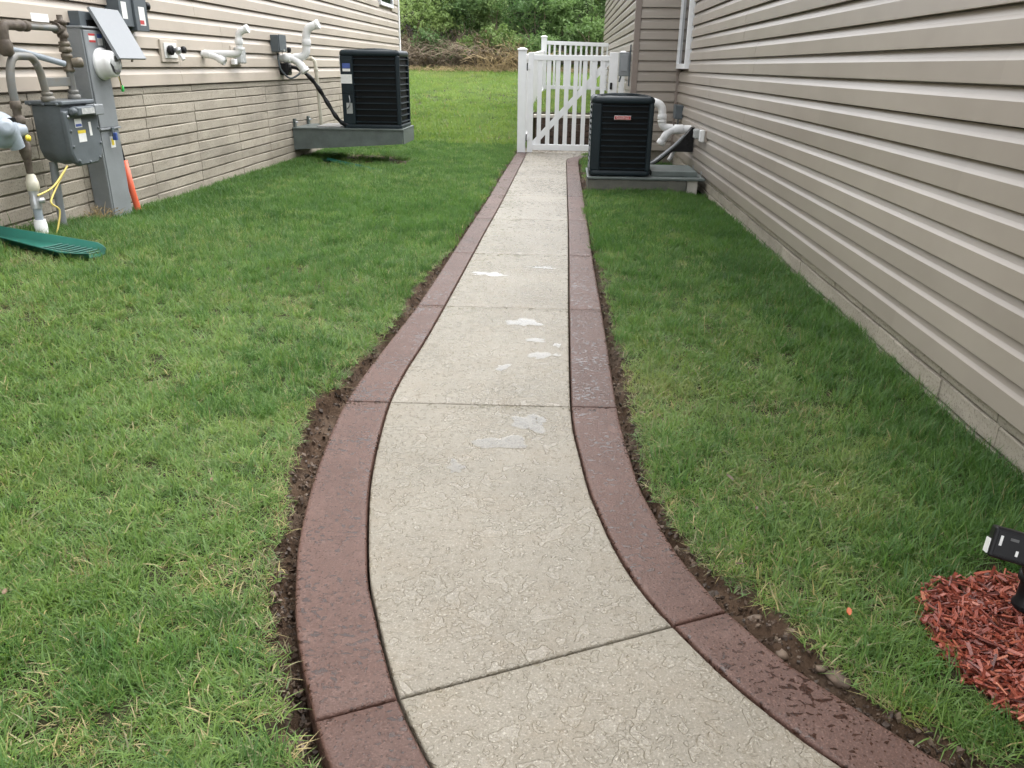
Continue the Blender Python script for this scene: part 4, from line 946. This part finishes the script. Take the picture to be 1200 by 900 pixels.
# ---------------------------------------------------------------- mulch, soil clods, stones, leaves
def chips(name, m_, centres, size_fn, attr_fn, base):
    """many small pieces joined into one mesh with a tone per piece"""
    V, F, T = [], [], []
    bv, bf = base
    for c in centres:
        s, rot = size_fn(); o = len(V); tn = attr_fn()
        for v in bv:
            q = rot @ Vector((v[0] * s[0] * random.uniform(.75, 1.25), v[1] * s[1] * random.uniform(.75, 1.25), v[2] * s[2] * random.uniform(.75, 1.25))); V.append((c[0] + q.x, c[1] + q.y, c[2] + q.z)); T.append(tn)
        F += [tuple(i + o for i in f) for f in bf]
    me = bpy.data.meshes.new(name); me.from_pydata(V, [], F); a = me.attributes.new('tone', 'FLOAT', 'POINT'); a.data.foreach_set('value', np.array(T, np.float32)); me.materials.append(m_)
    o = bpy.data.objects.new(name, me); C.objects.link(o); o['kind'] = 'stuff'; return o
boxv = [(x, y, z) for x in (-1, 1) for y in (-1, 1) for z in (-1, 1)]; boxf = [(0, 1, 3, 2), (4, 6, 7, 5), (0, 4, 5, 1), (2, 3, 7, 6), (0, 2, 6, 4), (1, 5, 7, 3)]
chipv = [(-1, -.5, 0), (-.6, .8, .3), (.5, 1, 0), (1, .1, .4), (.7, -.9, 0), (-.4, -1, .5), (0, 0, 1), (0, 0, -.8)]
chipf = [(i, (i + 1) % 6, 6) for i in range(6)] + [((i + 1) % 6, i, 7) for i in range(6)]
def euler(a, b_, c): return (Matrix.Rotation(c, 3, 'Z') @ Matrix.Rotation(b_, 3, 'Y') @ Matrix.Rotation(a, 3, 'X'))
pts = []
while len(pts) < 6500:
    x, y = random.uniform(.82, 1.4), random.uniform(.97, 1.68)
    if in_poly(np.array([x]), np.array([y]), MULCH)[0]: pts.append((x, y, float(lawn_z(x, y)) + random.uniform(.0, .032)))
mo = chips('mulch', mulch_m, pts, lambda: ((random.uniform(.003, .024) * random.uniform(.6, 1.1), random.uniform(.0010, .0042), random.uniform(.0007, .0022)), euler(random.gauss(0, .5), random.gauss(0, .32), random.uniform(0, 6.28))), lambda: random.betavariate(2.2, 2.2), (boxv, boxf))
mo['label'] = 'red wood chip mulch in the bed beside the lawn'; mo['category'] = 'mulch'
pts = []
for k in range(9000):
    y = 1.0 + 10 * random.random() ** 2.1; side = random.random() < .55
    a, b_ = (float(xLG(y)), float(xLO(y))) if side else (float(xRO(y)), float(xRG(y)))
    u = random.uniform(.04, .97); x = a + (b_ - a) * u
    z = float(ground_zs(np.array([x]), np.array([y]))[0][0])
    pts.append((x, y, z + .001))
so_ = chips('soil_clods', soil_m, pts, lambda: ((lambda s: (s, s * random.uniform(.6, 1), s * random.uniform(.5, .9)))(.0025 + .009 * random.random() ** 3.5), euler(random.uniform(0, 6), random.uniform(0, 6), random.uniform(0, 6))), lambda: random.random() ** 1.3, (chipv, chipf))
so_['label'] = 'loose dark soil clods in the cut edges beside the walkway'; so_['category'] = 'soil'
def rockmesh(sd, s):
    r_ = random.Random(sd); bm = bmesh.new(); bmesh.ops.create_icosphere(bm, subdivisions=2, radius=1)
    for v in bm.verts: v.co *= 1 + r_.uniform(-.28, .22); v.co.x *= s[0]; v.co.y *= s[1]; v.co.z *= s[2]
    me = bpy.data.meshes.new('stone'); bm.to_mesh(me); bm.free(); me.polygons.foreach_set('use_smooth', [True] * len(me.polygons)); me.materials.append(stone_m); return me
ST = [((.600, 1.305), (.026, .018, .012), 'tan stone largest of those against the right border'), ((.575, 1.335), (.014, .010, .008), 'small stone just behind the largest tan stone by the border'), ((.505, 1.375), (.017, .012, .009), 'brown stone touching the right border beyond the near joint'), ((.475, 1.495), (.020, .013, .006), 'flat tan stone in the soil beside the near joint'), ((.535, 1.45), (.010, .008, .006), 'small orange pebble at the right lawn edge'), ((-.655, 1.50), (.014, .010, .008), 'orange brown stone in the left soil trench'), ((.318, 2.60), (.017, .02, .008), 'flat round stone in the right lawn edge by the far joint')]
for i, ((x, y), s, lab) in enumerate(ST):
    z = float(ground_zs(np.array([x]), np.array([y]))[0][0])
    o = bpy.data.objects.new('stone', rockmesh(i + 3, s)); C.objects.link(o); o.location = (x, y, z + s[2] * .15); o.rotation_euler = (random.uniform(-.2, .2), 0, random.uniform(0, 6)); tag(o, lab, 'stone', 'stones in the soil by the border')
def leafmesh(sd, m_):
    r_ = random.Random(sd); mb = MB(); n = 7; L_ = r_.uniform(.009, .016); V = []
    for i in range(n + 1):
        t = i / n; wd = L_ * .38 * math.sin(math.pi * min(1, t * .96 + .02)) ** .7 * r_.uniform(.85, 1.15); c = L_ * .3 * (t - .5) ** 2 * 2
        V += [(L_ * (t - .5) * 2, -wd, c + wd * .5), (L_ * (t - .5) * 2, 0, c), (L_ * (t - .5) * 2, wd, c + wd * r_.uniform(.2, .7))]
    F = [(i * 3 + j, i * 3 + j + 1, i * 3 + j + 4, i * 3 + j + 3) for i in range(n) for j in (0, 1)]
    return mb.add(V, F, True), m_
LV = [((.668, 1.468), leaf_or, 'bright orange leaf on the grass near the mulch bed'), ((.355, 1.79), leaf_dry, None), ((.52, 2.07), leaf_dry, None), ((.56, 1.90), leaf_dry, None), ((-.98, 1.93), leaf_dry, None), ((-1.22, 1.38), leaf_dry, None), ((.46, 1.63), leaf_dry, None), ((-.66, 1.66), leaf_dry, None)]
LEAFLAB = ['', 'brown dry leaf in the right soil strip beyond the near joint', 'brown dry leaf in the right lawn farthest from the mulch bed', 'brown dry leaf in the right lawn between border and mulch', 'brown dry leaf in the left lawn beside the trench bend', 'brown dry leaf in the left lawn farthest from the walkway', 'brown dry leaf at the right lawn edge above the near joint', 'brown dry leaf in the left soil trench']
for i, ((x, y), m_, lab) in enumerate(LV):
    z = float(ground_zs(np.array([x]), np.array([y]))[0][0]); mb, _ = leafmesh(i, m_)
    o = mb.build('fallen_leaf', m_); o.location = (x, y, z + (.040 if (x < float(xLG(y)) or x > float(xRG(y))) else .008)); o.rotation_euler = (random.uniform(-.3, .3), random.uniform(-.3, .3), random.uniform(0, 6))
    tag(o, lab or LEAFLAB[i], 'leaf', None if lab else 'dry leaves on the lawn')

# ---------------------------------------------------------------- grass
tufts = bpy.data.collections.new('tuft_library')
def tuft(name, nb, rad, lmin, lmax, wid, lean, straw, mats, sd, segs=3):
    r_ = random.Random(sd); V, F, MI = [], [], []
    for b_ in range(nb):
        a = r_.uniform(0, 6.283); q = rad * math.sqrt(r_.random()); bx0, by0 = q * math.cos(a), q * math.sin(a)
        L_ = r_.uniform(lmin, lmax); w_ = wid * r_.uniform(.5, 1.55); h = r_.uniform(0, 6.283); ln = abs(r_.gauss(lean, lean * .45)); cv = r_.uniform(.3, 1.3)
        dx, dy = math.cos(h), math.sin(h); tw = h + math.pi / 2 + r_.uniform(-.5, .5); sx, sy = math.cos(tw), math.sin(tw)
        o = len(V); x = y = z = 0.0; mi = 1 if r_.random() < straw else 0
        if mi: ln *= 1.3
        for s in range(segs + 1):
            t = s / segs; ww = w_ * (1 - t ** 1.8) * .5
            if s < segs: V += [(bx0 + x - sx * ww, by0 + y - sy * ww, z), (bx0 + x + sx * ww, by0 + y + sy * ww, z)]
            else: V.append((bx0 + x, by0 + y, z))
            an = min(1.75, ln + cv * t); st = L_ / segs; x += dx * math.sin(an) * st; y += dy * math.sin(an) * st; z = max(z + math.cos(an) * st, .002)
        for s in range(segs - 1): F.append((o + 2 * s, o + 2 * s + 1, o + 2 * s + 3, o + 2 * s + 2)); MI.append(mi)
        F.append((o + 2 * segs - 2, o + 2 * segs - 1, o + 2 * segs)); MI.append(mi)
    me = bpy.data.meshes.new(name); me.from_pydata(V, [], F)
    for m_ in mats: me.materials.append(m_)
    me.polygons.foreach_set('material_index', MI); me.polygons.foreach_set('use_smooth', [True] * len(F))
    o = bpy.data.objects.new(name, me); tufts.objects.link(o); return o
NAMES = []
def reg(prefix, n, *a, **k):
    i0 = len(NAMES)
    for j in range(n):
        nm = '%02d_%s' % (len(NAMES), prefix); tuft(nm, *a, sd=len(NAMES) * 7 + 1, **k); NAMES.append(nm)
    return list(range(i0, len(NAMES)))
G_near = reg('near', 8, 30, .034, .022, .060, .0026, .92, .07, (grass_m, straw_m))
G_straw = reg('straw', 5, 28, .034, .020, .055, .0024, .95, .32, (grass_m, straw_m))
G_lush = reg('lush', 4, 28, .030, .034, .076, .0025, .40, .02, (lush_m, straw_m))
G_mid = reg('mid', 4, 26, .05, .028, .058, .0038, .55, .05, (grass_m, straw_m), segs=2)
G_midl = reg('midlush', 3, 26, .05, .035, .07, .0038, .42, .02, (lush_m, straw_m), segs=2)
G_far = reg('far', 4, 26, .13, .05, .09, .010, .5, .05, (far_m, straw_m), segs=2)
P, ROT, SCL, IDX = [], [], [], []
THATCH = [(-1.35, 3.75, .14), (-.92, 1.83, .07), (-.80, 1.02, .10), (-1.46, 2.62, .09), (.62, 2.1, .12), (.55, 1.56, .08), (.40, 2.72, .08), (.80, 2.0, .08), (-1.0, 1.13, .08), (-1.15, 1.55, .07)]
def scatter(x0, x1, y0, y1, dens, kind):
    n = int((x1 - x0) * (y1 - y0) * dens); x = rng.uniform(x0, x1, n); y = rng.uniform(y0, y1, n)
    ok = np.ones(n, bool)
    wob = .03 * (fbm(x, y, 14, 3, 3) - .5) + rng.normal(0, .006, n)
    if kind != 'far':
        ok &= (x < xLG(y) + wob + .002) | (x > xRG(y) + wob - .002)
        ok &= ~((y > 11.6) & (x > -.72)); ok &= (x > XL - .012) & (x < XR + .008)
        ok &= ~in_poly(x, y, MULCH); ok &= ~((x > .22) & (x < 1.42) & (y > 7.98) & (y < 8.76)); ok &= ~((x > .2) & (y > 8.7) & (y < 11.5) & (rng.random(n) < .6))
        ok &= ~((x < XE + .01) & (y > 5.34) & (y < 5.63))
        ok &= ~((np.abs((x + 2.84) * .223 + (y - 4.095) * .975) < .09) & (x < -2.52))
        bare = (x > -2.95) & (x < -1.9) & (y > 9.2) & (y < 10.6) & (fbm(x, y, 3, 3, 2) > .42); ok &= ~(bare & (rng.random(n) < .85))
        
        vis = (x > -(y * .72 + 1.0)) & (x < y * .60 + .95); ok &= vis | (y > 7)
    else:
        ok &= ~((x > -.60) & (y < 13.12)); ok &= ~((x < XL) & (y < 16.5)); ok &= ~((x > XJ) & (y < 20.1))
    x, y = x[ok], y[ok]; n = len(x)
    z = lawn_z(x, y)
    edge = np.minimum(np.abs(x - xLG(y)), np.abs(x - xRG(y)))
    st = fbm(x, y, 2.6, 4, 77)
    dwall = np.minimum(np.abs(x - XR), np.abs(x - XL))
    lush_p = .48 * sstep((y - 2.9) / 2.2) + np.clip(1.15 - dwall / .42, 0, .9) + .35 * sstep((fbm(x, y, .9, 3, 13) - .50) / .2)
    r1, r2 = rng.random(n), rng.random(n)
    idx_ = np.zeros(n, int)
    def pick(a): return rng.choice(a, n)
    if kind == 'near':
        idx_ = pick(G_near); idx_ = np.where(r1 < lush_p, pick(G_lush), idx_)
        strawp = .10 + .8 * sstep((st - .55) / .12) + .75 * np.clip(1 - edge / .10, 0, 1) * (y < 3.2)
        for (tx, ty, tr) in THATCH: strawp = np.maximum(strawp, .95 * np.clip(1.6 - np.hypot(x - tx, (y - ty) * .8) / tr * 1.2, 0, 1))
        idx_ = np.where((r2 < strawp) & (dwall > .25), pick(G_straw), idx_)
    elif kind == 'mid':
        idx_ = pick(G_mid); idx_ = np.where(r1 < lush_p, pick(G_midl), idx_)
    else: idx_ = pick(G_far)
    s = rng.uniform(.75, 1.2, n) * (.8 + .5 * fbm(x, y, 3, 3, 50))
    if kind == 'near': s = np.where(edge < .03, s * .85, s)
    P.append(np.stack([x, y, z], -1)); ROT.append(np.stack([rng.normal(0, .10, n), rng.normal(0, .10, n), rng.uniform(0, 6.283, n)], -1)); SCL.append(s); IDX.append(idx_)
scatter(-3.27, 1.42, .2, 2.6, 1750, 'near'); scatter(-3.27, 1.42, 2.6, 5.2, 1300, 'near')
scatter(-3.27, 1.42, 5.2, 8.2, 760, 'mid'); scatter(-3.27, 1.42, 8.2, 12.4, 520, 'mid')
scatter(-7, 1.6, 12.3, 17, 120, 'far'); scatter(-11, 3, 17, 25.5, 70, 'far')
P = np.concatenate(P); ROT = np.concatenate(ROT); SCL = np.concatenate(SCL); IDX = np.concatenate(IDX)
me = bpy.data.meshes.new('grass'); me.vertices.add(len(P)); me.vertices.foreach_set('co', P.astype(np.float32).ravel())
a = me.attributes.new('rot', 'FLOAT_VECTOR', 'POINT'); a.data.foreach_set('vector', ROT.astype(np.float32).ravel())
a = me.attributes.new('scl', 'FLOAT', 'POINT'); a.data.foreach_set('value', SCL.astype(np.float32))
a = me.attributes.new('idx', 'INT', 'POINT'); a.data.foreach_set('value', IDX.astype(np.int32))
go = bpy.data.objects.new('grass', me); C.objects.link(go); go['kind'] = 'stuff'; go['label'] = 'short green lawn grass on both sides of the walkway'; go['category'] = 'grass'
ng = bpy.data.node_groups.new('grass_scatter', 'GeometryNodeTree')
ng.interface.new_socket('Geometry', in_out='INPUT', socket_type='NodeSocketGeometry'); ng.interface.new_socket('Geometry', in_out='OUTPUT', socket_type='NodeSocketGeometry')
gi = ng.nodes.new('NodeGroupInput'); gout = ng.nodes.new('NodeGroupOutput')
ci = ng.nodes.new('GeometryNodeCollectionInfo'); ci.inputs['Collection'].default_value = tufts; ci.inputs['Separate Children'].default_value = True; ci.inputs['Reset Children'].default_value = True
iop = ng.nodes.new('GeometryNodeInstanceOnPoints'); iop.inputs['Pick Instance'].default_value = True
def na(nm, ty): n = ng.nodes.new('GeometryNodeInputNamedAttribute'); n.data_type = ty; n.inputs['Name'].default_value = nm; return n.outputs['Attribute']
e2r = ng.nodes.new('FunctionNodeEulerToRotation')
L = ng.links.new
L(gi.outputs[0], iop.inputs['Points']); L(ci.outputs[0], iop.inputs['Instance']); L(na('idx', 'INT'), iop.inputs['Instance Index'])
L(na('rot', 'FLOAT_VECTOR'), e2r.inputs[0]); L(e2r.outputs[0], iop.inputs['Rotation']); L(na('scl', 'FLOAT'), iop.inputs['Scale']); L(iop.outputs[0], gout.inputs[0])
go.modifiers.new('scatter', 'NODES').node_group = ng

# weeds by the gas riser and dry grass by the cabinet
def stalks(name, label, cat, c, n, h, spread, m_, sd, lean=.25):
    r_ = random.Random(sd); mb = MB()
    for k in range(n):
        a = r_.uniform(0, 6.28); q = r_.uniform(0, spread); b0 = Vector((c[0] + q * math.cos(a), c[1] + q * math.sin(a), c[2] - .01)); hh = h * r_.uniform(.5, 1.1); l = r_.uniform(0, lean); a2 = r_.uniform(0, 6.28)
        mid = b0 + Vector((math.cos(a2) * l * hh * .4, math.sin(a2) * l * hh * .4, hh * .6)); tip = b0 + Vector((math.cos(a2) * l * hh * 1.2, math.sin(a2) * l * hh * 1.2, hh))
        mb.tube(curve([b0, mid, tip], 3), [.0022, .002, .002, .0018, .0015, .001, .0006], 4)
        for j in range(3):
            t = r_.uniform(.3, .9); p = b0.lerp(tip, t); s = r_.uniform(.012, .03); a3 = r_.uniform(0, 6.28); e = Vector((math.cos(a3) * s, math.sin(a3) * s, s * .5))
            mb.add([p, p + e * .5 + Vector((0, 0, .004)), p + e, p + e * .5 - Vector((0, 0, .004))], [(0, 1, 2, 3)])
    return tag(mb.build(name, m_), label, cat)
stalks('weed', 'thin weed stalks at the block wall left of the gas riser', 'weed', (-3.2, 4.30, .14), 9, .22, .08, lush_m, 4)
stalks('weed', 'thin weed stalk against the block wall behind the riser', 'weed', (-3.22, 4.62, .14), 3, .20, .03, lush_m, 6)
stalks('dry_grass', 'tuft of dry straw at the foot of the meter cabinet', 'dry grass', (-3.18, 5.25, .10), 40, .14, .07, tan_stem, 9, 1.2)

# ---------------------------------------------------------------- bank of shrubs and woodland behind the lawn
def leaf_cloud(name, m_, parent, blobs, n, size, sd, flat=.5):
    """leaf-sized faces gathered on twig sprays through the volume of several blobs"""
    r = np.random.default_rng(sd); B = np.array(blobs, float); wgt = B[:, 3] * B[:, 4] * B[:, 5]; wgt = wgt / wgt.sum()
    per = 14; ns = n // per
    b = r.choice(len(B), ns, p=wgt); dirs = r.normal(size=(ns, 3)); dirs /= np.linalg.norm(dirs, axis=1)[:, None]
    rad = r.random(ns) ** .45 * (1 + .25 * r.normal(size=ns).clip(-1, 1.6))
    cen = B[b, :3] + dirs * rad[:, None] * B[b, 3:6]
    tw = dirs + r.normal(size=(ns, 3)) * .6; tw /= np.linalg.norm(tw, axis=1)[:, None]
    u = r.random((ns, per)); c = cen[:, None, :] + tw[:, None, :] * (u[..., None] - .3) * size * 5 + r.normal(size=(ns, per, 3)) * size * .75
    c = c.reshape(-1, 3); k = len(c)
    nrm = r.normal(size=(k, 3)); nrm[:, 2] = np.abs(nrm[:, 2]) + flat; nrm /= np.linalg.norm(nrm, axis=1)[:, None]
    t1 = np.cross(nrm, r.normal(size=(k, 3))); t1 /= np.linalg.norm(t1, axis=1)[:, None]; t2 = np.cross(nrm, t1)
    s = size * r.uniform(.55, 1.3, (k, 1)); fold = nrm * s * .18
    v = np.stack([c - t1 * s, c - t2 * s * .45 + fold, c + t1 * s, c + t2 * s * .45 + fold], 1).reshape(-1, 3)
    i = np.arange(k)[:, None] * 4
    f = np.concatenate([i + [0, 1, 2], i + [0, 2, 3]], 0)
    me = bpy.data.meshes.new(name); me.from_pydata(v.tolist(), [], f.tolist()); me.materials.append(m_)
    o = bpy.data.objects.new(name, me); C.objects.link(o); o.parent = parent; return o
def woody(name, m_, parent, base, blobs, r0, sd, n=None):
    r_ = random.Random(sd); mb = MB(); base = Vector(base)
    for bl in (blobs if n is None else blobs[:n]):
        tip = Vector(bl[:3]); mid = base.lerp(tip, .5) + Vector((r_.uniform(-.2, .2), r_.uniform(-.2, .2), r_.uniform(0, .3)))
        pts = curve([base + Vector((r_.uniform(-.05, .05), r_.uniform(-.05, .05), 0)), mid, tip], 5); k = len(pts); mb.tube(pts, [r0 * (1 - .8 * i / (k - 1)) for i in range(k)], 7)
    return mb.build(name, m_, parent)
def shrub(label, x, y, wd, ht, m_, sd, n=4200, size=.055, z=None):
    r_ = random.Random(sd); z = float(lawn_z(x, y)) if z is None else z; t = thing('shrub', label, 'shrub', (x, y, z), 'shrubs on the bank')
    bl = []
    for k in range(9):
        a = r_.uniform(0, 6.28); q = r_.uniform(.1, .85) * wd * .5; hh = ht * r_.uniform(.35, .9)
        s = wd * r_.uniform(.16, .3); bl.append((x + q * math.cos(a), y + q * math.sin(a) * .7, z + hh, s, s * .9, s * r_.uniform(.45, .75)))
    leaf_cloud('crown', m_, t, bl, n, size, sd); woody('stems', foliage_brown, t, (x, y, z - .05), bl, .03, sd); under(t); return t
SH = [('pale green shrub at the left end of the bank by the house corner', -4.6, 26.0, 2.6, 2.35, shrub_a), ('bright green bush right of the leftmost bank shrub', -3.3, 26.4, 2.4, 2.25, shrub_a), ('leafy green bush above the brown thicket on the bank', -2.1, 26.2, 2.4, 2.2, shrub_a),
      ('mid green bush left of the rear fence on the bank', -.9, 26.0, 2.3, 2.1, shrub_b), ('green bush directly behind the left rear fence post', .1, 25.6, 2.0, 1.9, shrub_b), ('light green bush over the middle of the rear fence', 1.0, 26.6, 2.5, 2.6, shrub_a),
      ('dark leafy bush behind the rear fence near the house corner', 2.0, 26.0, 2.4, 2.5, shrub_b), ('low green shrub behind the rear fence pickets', .7, 24.7, 1.7, 1.25, shrub_b), ('low bush at the foot of the bank beside the gate post', -.75, 24.6, 1.2, .8, shrub_b), ('low green shrub right behind the fence end', 1.9, 24.4, 1.8, 1.3, shrub_a)]
for i, (lab, x, y, wd, ht, m_) in enumerate(SH): shrub(lab, x, y, wd, ht, m_, 100 + i, n=5200 if ht > 1.5 else 2600)
SH2 = [('low leafy clump spilling over the brown thicket', -3.9, 25.0, 1.3, .95, shrub_a), ('low green clump in front of the straw stems', -1.5, 24.9, 1.2, .9, shrub_a), ('small green clump at the lawn edge left of the gate post', -2.5, 25.1, 1.2, 1.0, shrub_b)]
for i, (lab, x, y, wd, ht, m_) in enumerate(SH2): shrub(lab, x, y, wd, ht, m_, 160 + i, n=1500)
far = [(-6.2, 27), (-7.8, 27.5), (3.4, 26.5), (4.8, 27)]
for i, (x, y) in enumerate(far): shrub(['pale shrub hidden mostly behind the left house corner', 'pale shrub far behind the left house', 'shrub behind the right house end', 'shrub far behind the right house'][i], x, y, 2.5, 2.4, shrub_b, 130 + i, n=2600)
def tangle(name, label, m_, x0, x1, y0, y1, h, n, sd, rad=.008, lm=None):
    r_ = random.Random(sd); mb = MB()
    for k in range(n):
        x, y = r_.uniform(x0, x1), r_.uniform(y0, y1); z = float(lawn_z(x, y)) - .03; a = r_.uniform(0, 6.28); ln = h * r_.uniform(.5, 1.25); bend = r_.uniform(.5, 2.0)
        p = [Vector((x, y, z))]
        for s in range(3):
            up = ln / 3 * max(-.35, 1 - bend * s * .42); p.append(p[-1] + Vector((math.cos(a) * bend * ln * .22 + r_.uniform(-.06, .06), math.sin(a) * bend * ln * .2, up)))
        mb.tube(p, [rad, rad * .9, rad * .7, rad * .3], 3, caps=False)
    o = mb.build(name, m_); o['kind'] = 'stuff'; o['label'] = label; o['category'] = 'dry brush'; return o
tangle('dry_brush', 'brown tangle of bare stems along the foot of the bank', foliage_brown, -5.8, -1.6, 24.6, 26.0, 1.2, 1400, 3)
tangle('dry_reeds', 'pale straw coloured dead stems beside the gate on the bank', tan_stem, -2.6, -1.0, 24.3, 25.4, 1.05, 330, 4, .009)
tangle('dry_verge', 'low straw coloured grass fringe where lawn meets bank', tan_stem, -6.0, 2.8, 24.0, 24.6, .28, 900, 5, .008)
lt = thing('dry_thicket', 'brown leafless thicket below the green shrubs on the bank', 'thicket', (-3, 25.4, 1.0))
leaf_cloud('dead_leaves', dry_l, lt, [(-5.4 + k * .55, 25.3 + .3 * math.sin(k * 2.1), 1.45 + .2 * math.sin(k * 1.7) - .03 * k, .55, .5, .48) for k in range(8)], 7000, .035, 55); under(lt)
def tree(label, x, y, ht, cw, sd, m_=None):
    r_ = random.Random(sd); z = float(lawn_z(x, y)); t = thing('tree', label, 'tree', (x, y, z), 'woodland trees behind the bank'); bl = []
    for k in range(12):
        a = r_.uniform(0, 6.28); q = r_.uniform(.05, .8) * cw * .5; s = cw * r_.uniform(.15, .27)
        bl.append((x + q * math.cos(a), y + q * math.sin(a), z + ht * r_.uniform(.12, .92), s, s, s * .75))
    top = (x + r_.uniform(-.4, .4), y, z + ht * .9)
    mb = MB(); pts = curve([(x, y, z - .1), (x + r_.uniform(-.15, .15), y, z + ht * .4), top], 6); mb.tube(pts, [.16 * (1 - .85 * i / (len(pts) - 1)) + .01 for i in range(len(pts))], 9); mb.build('trunk', bark, t)
    woody('limbs', bark, t, (x, y, z + ht * .3), bl, .05, sd, 8)
    leaf_cloud('crown', m_ or tree_l, t, bl, 6500, .13, sd); under(t); return t
TL = ['leftmost dark tree of the wood behind the bank', 'dark tree second from the left behind the bank', 'dark tree third from the left behind the bank', 'dark tree fourth from the left above the shrubs', 'dark tree near the middle of the wood', 'dark tree behind the rear fence line', 'dark tree above the rear fence', 'dark tree by the right house corner', 'rightmost dark tree of the wood behind the bank']
for i, x in enumerate([-9.0, -7.2, -5.6, -4.0, -2.3, -.7, 1.0, 2.6, 4.4]):
    tree(TL[i], x, 30.5 + (i * 37 % 5) * .6, 3.3 + (i * 53 % 7) * .13, 3.2, 200 + i)
uw = tangle('undergrowth', 'dark bare undergrowth stems between the woodland trunks', bark, -11, 6, 28.5, 32, 2.2, 900, 8, .014)
uw['category'] = 'undergrowth'
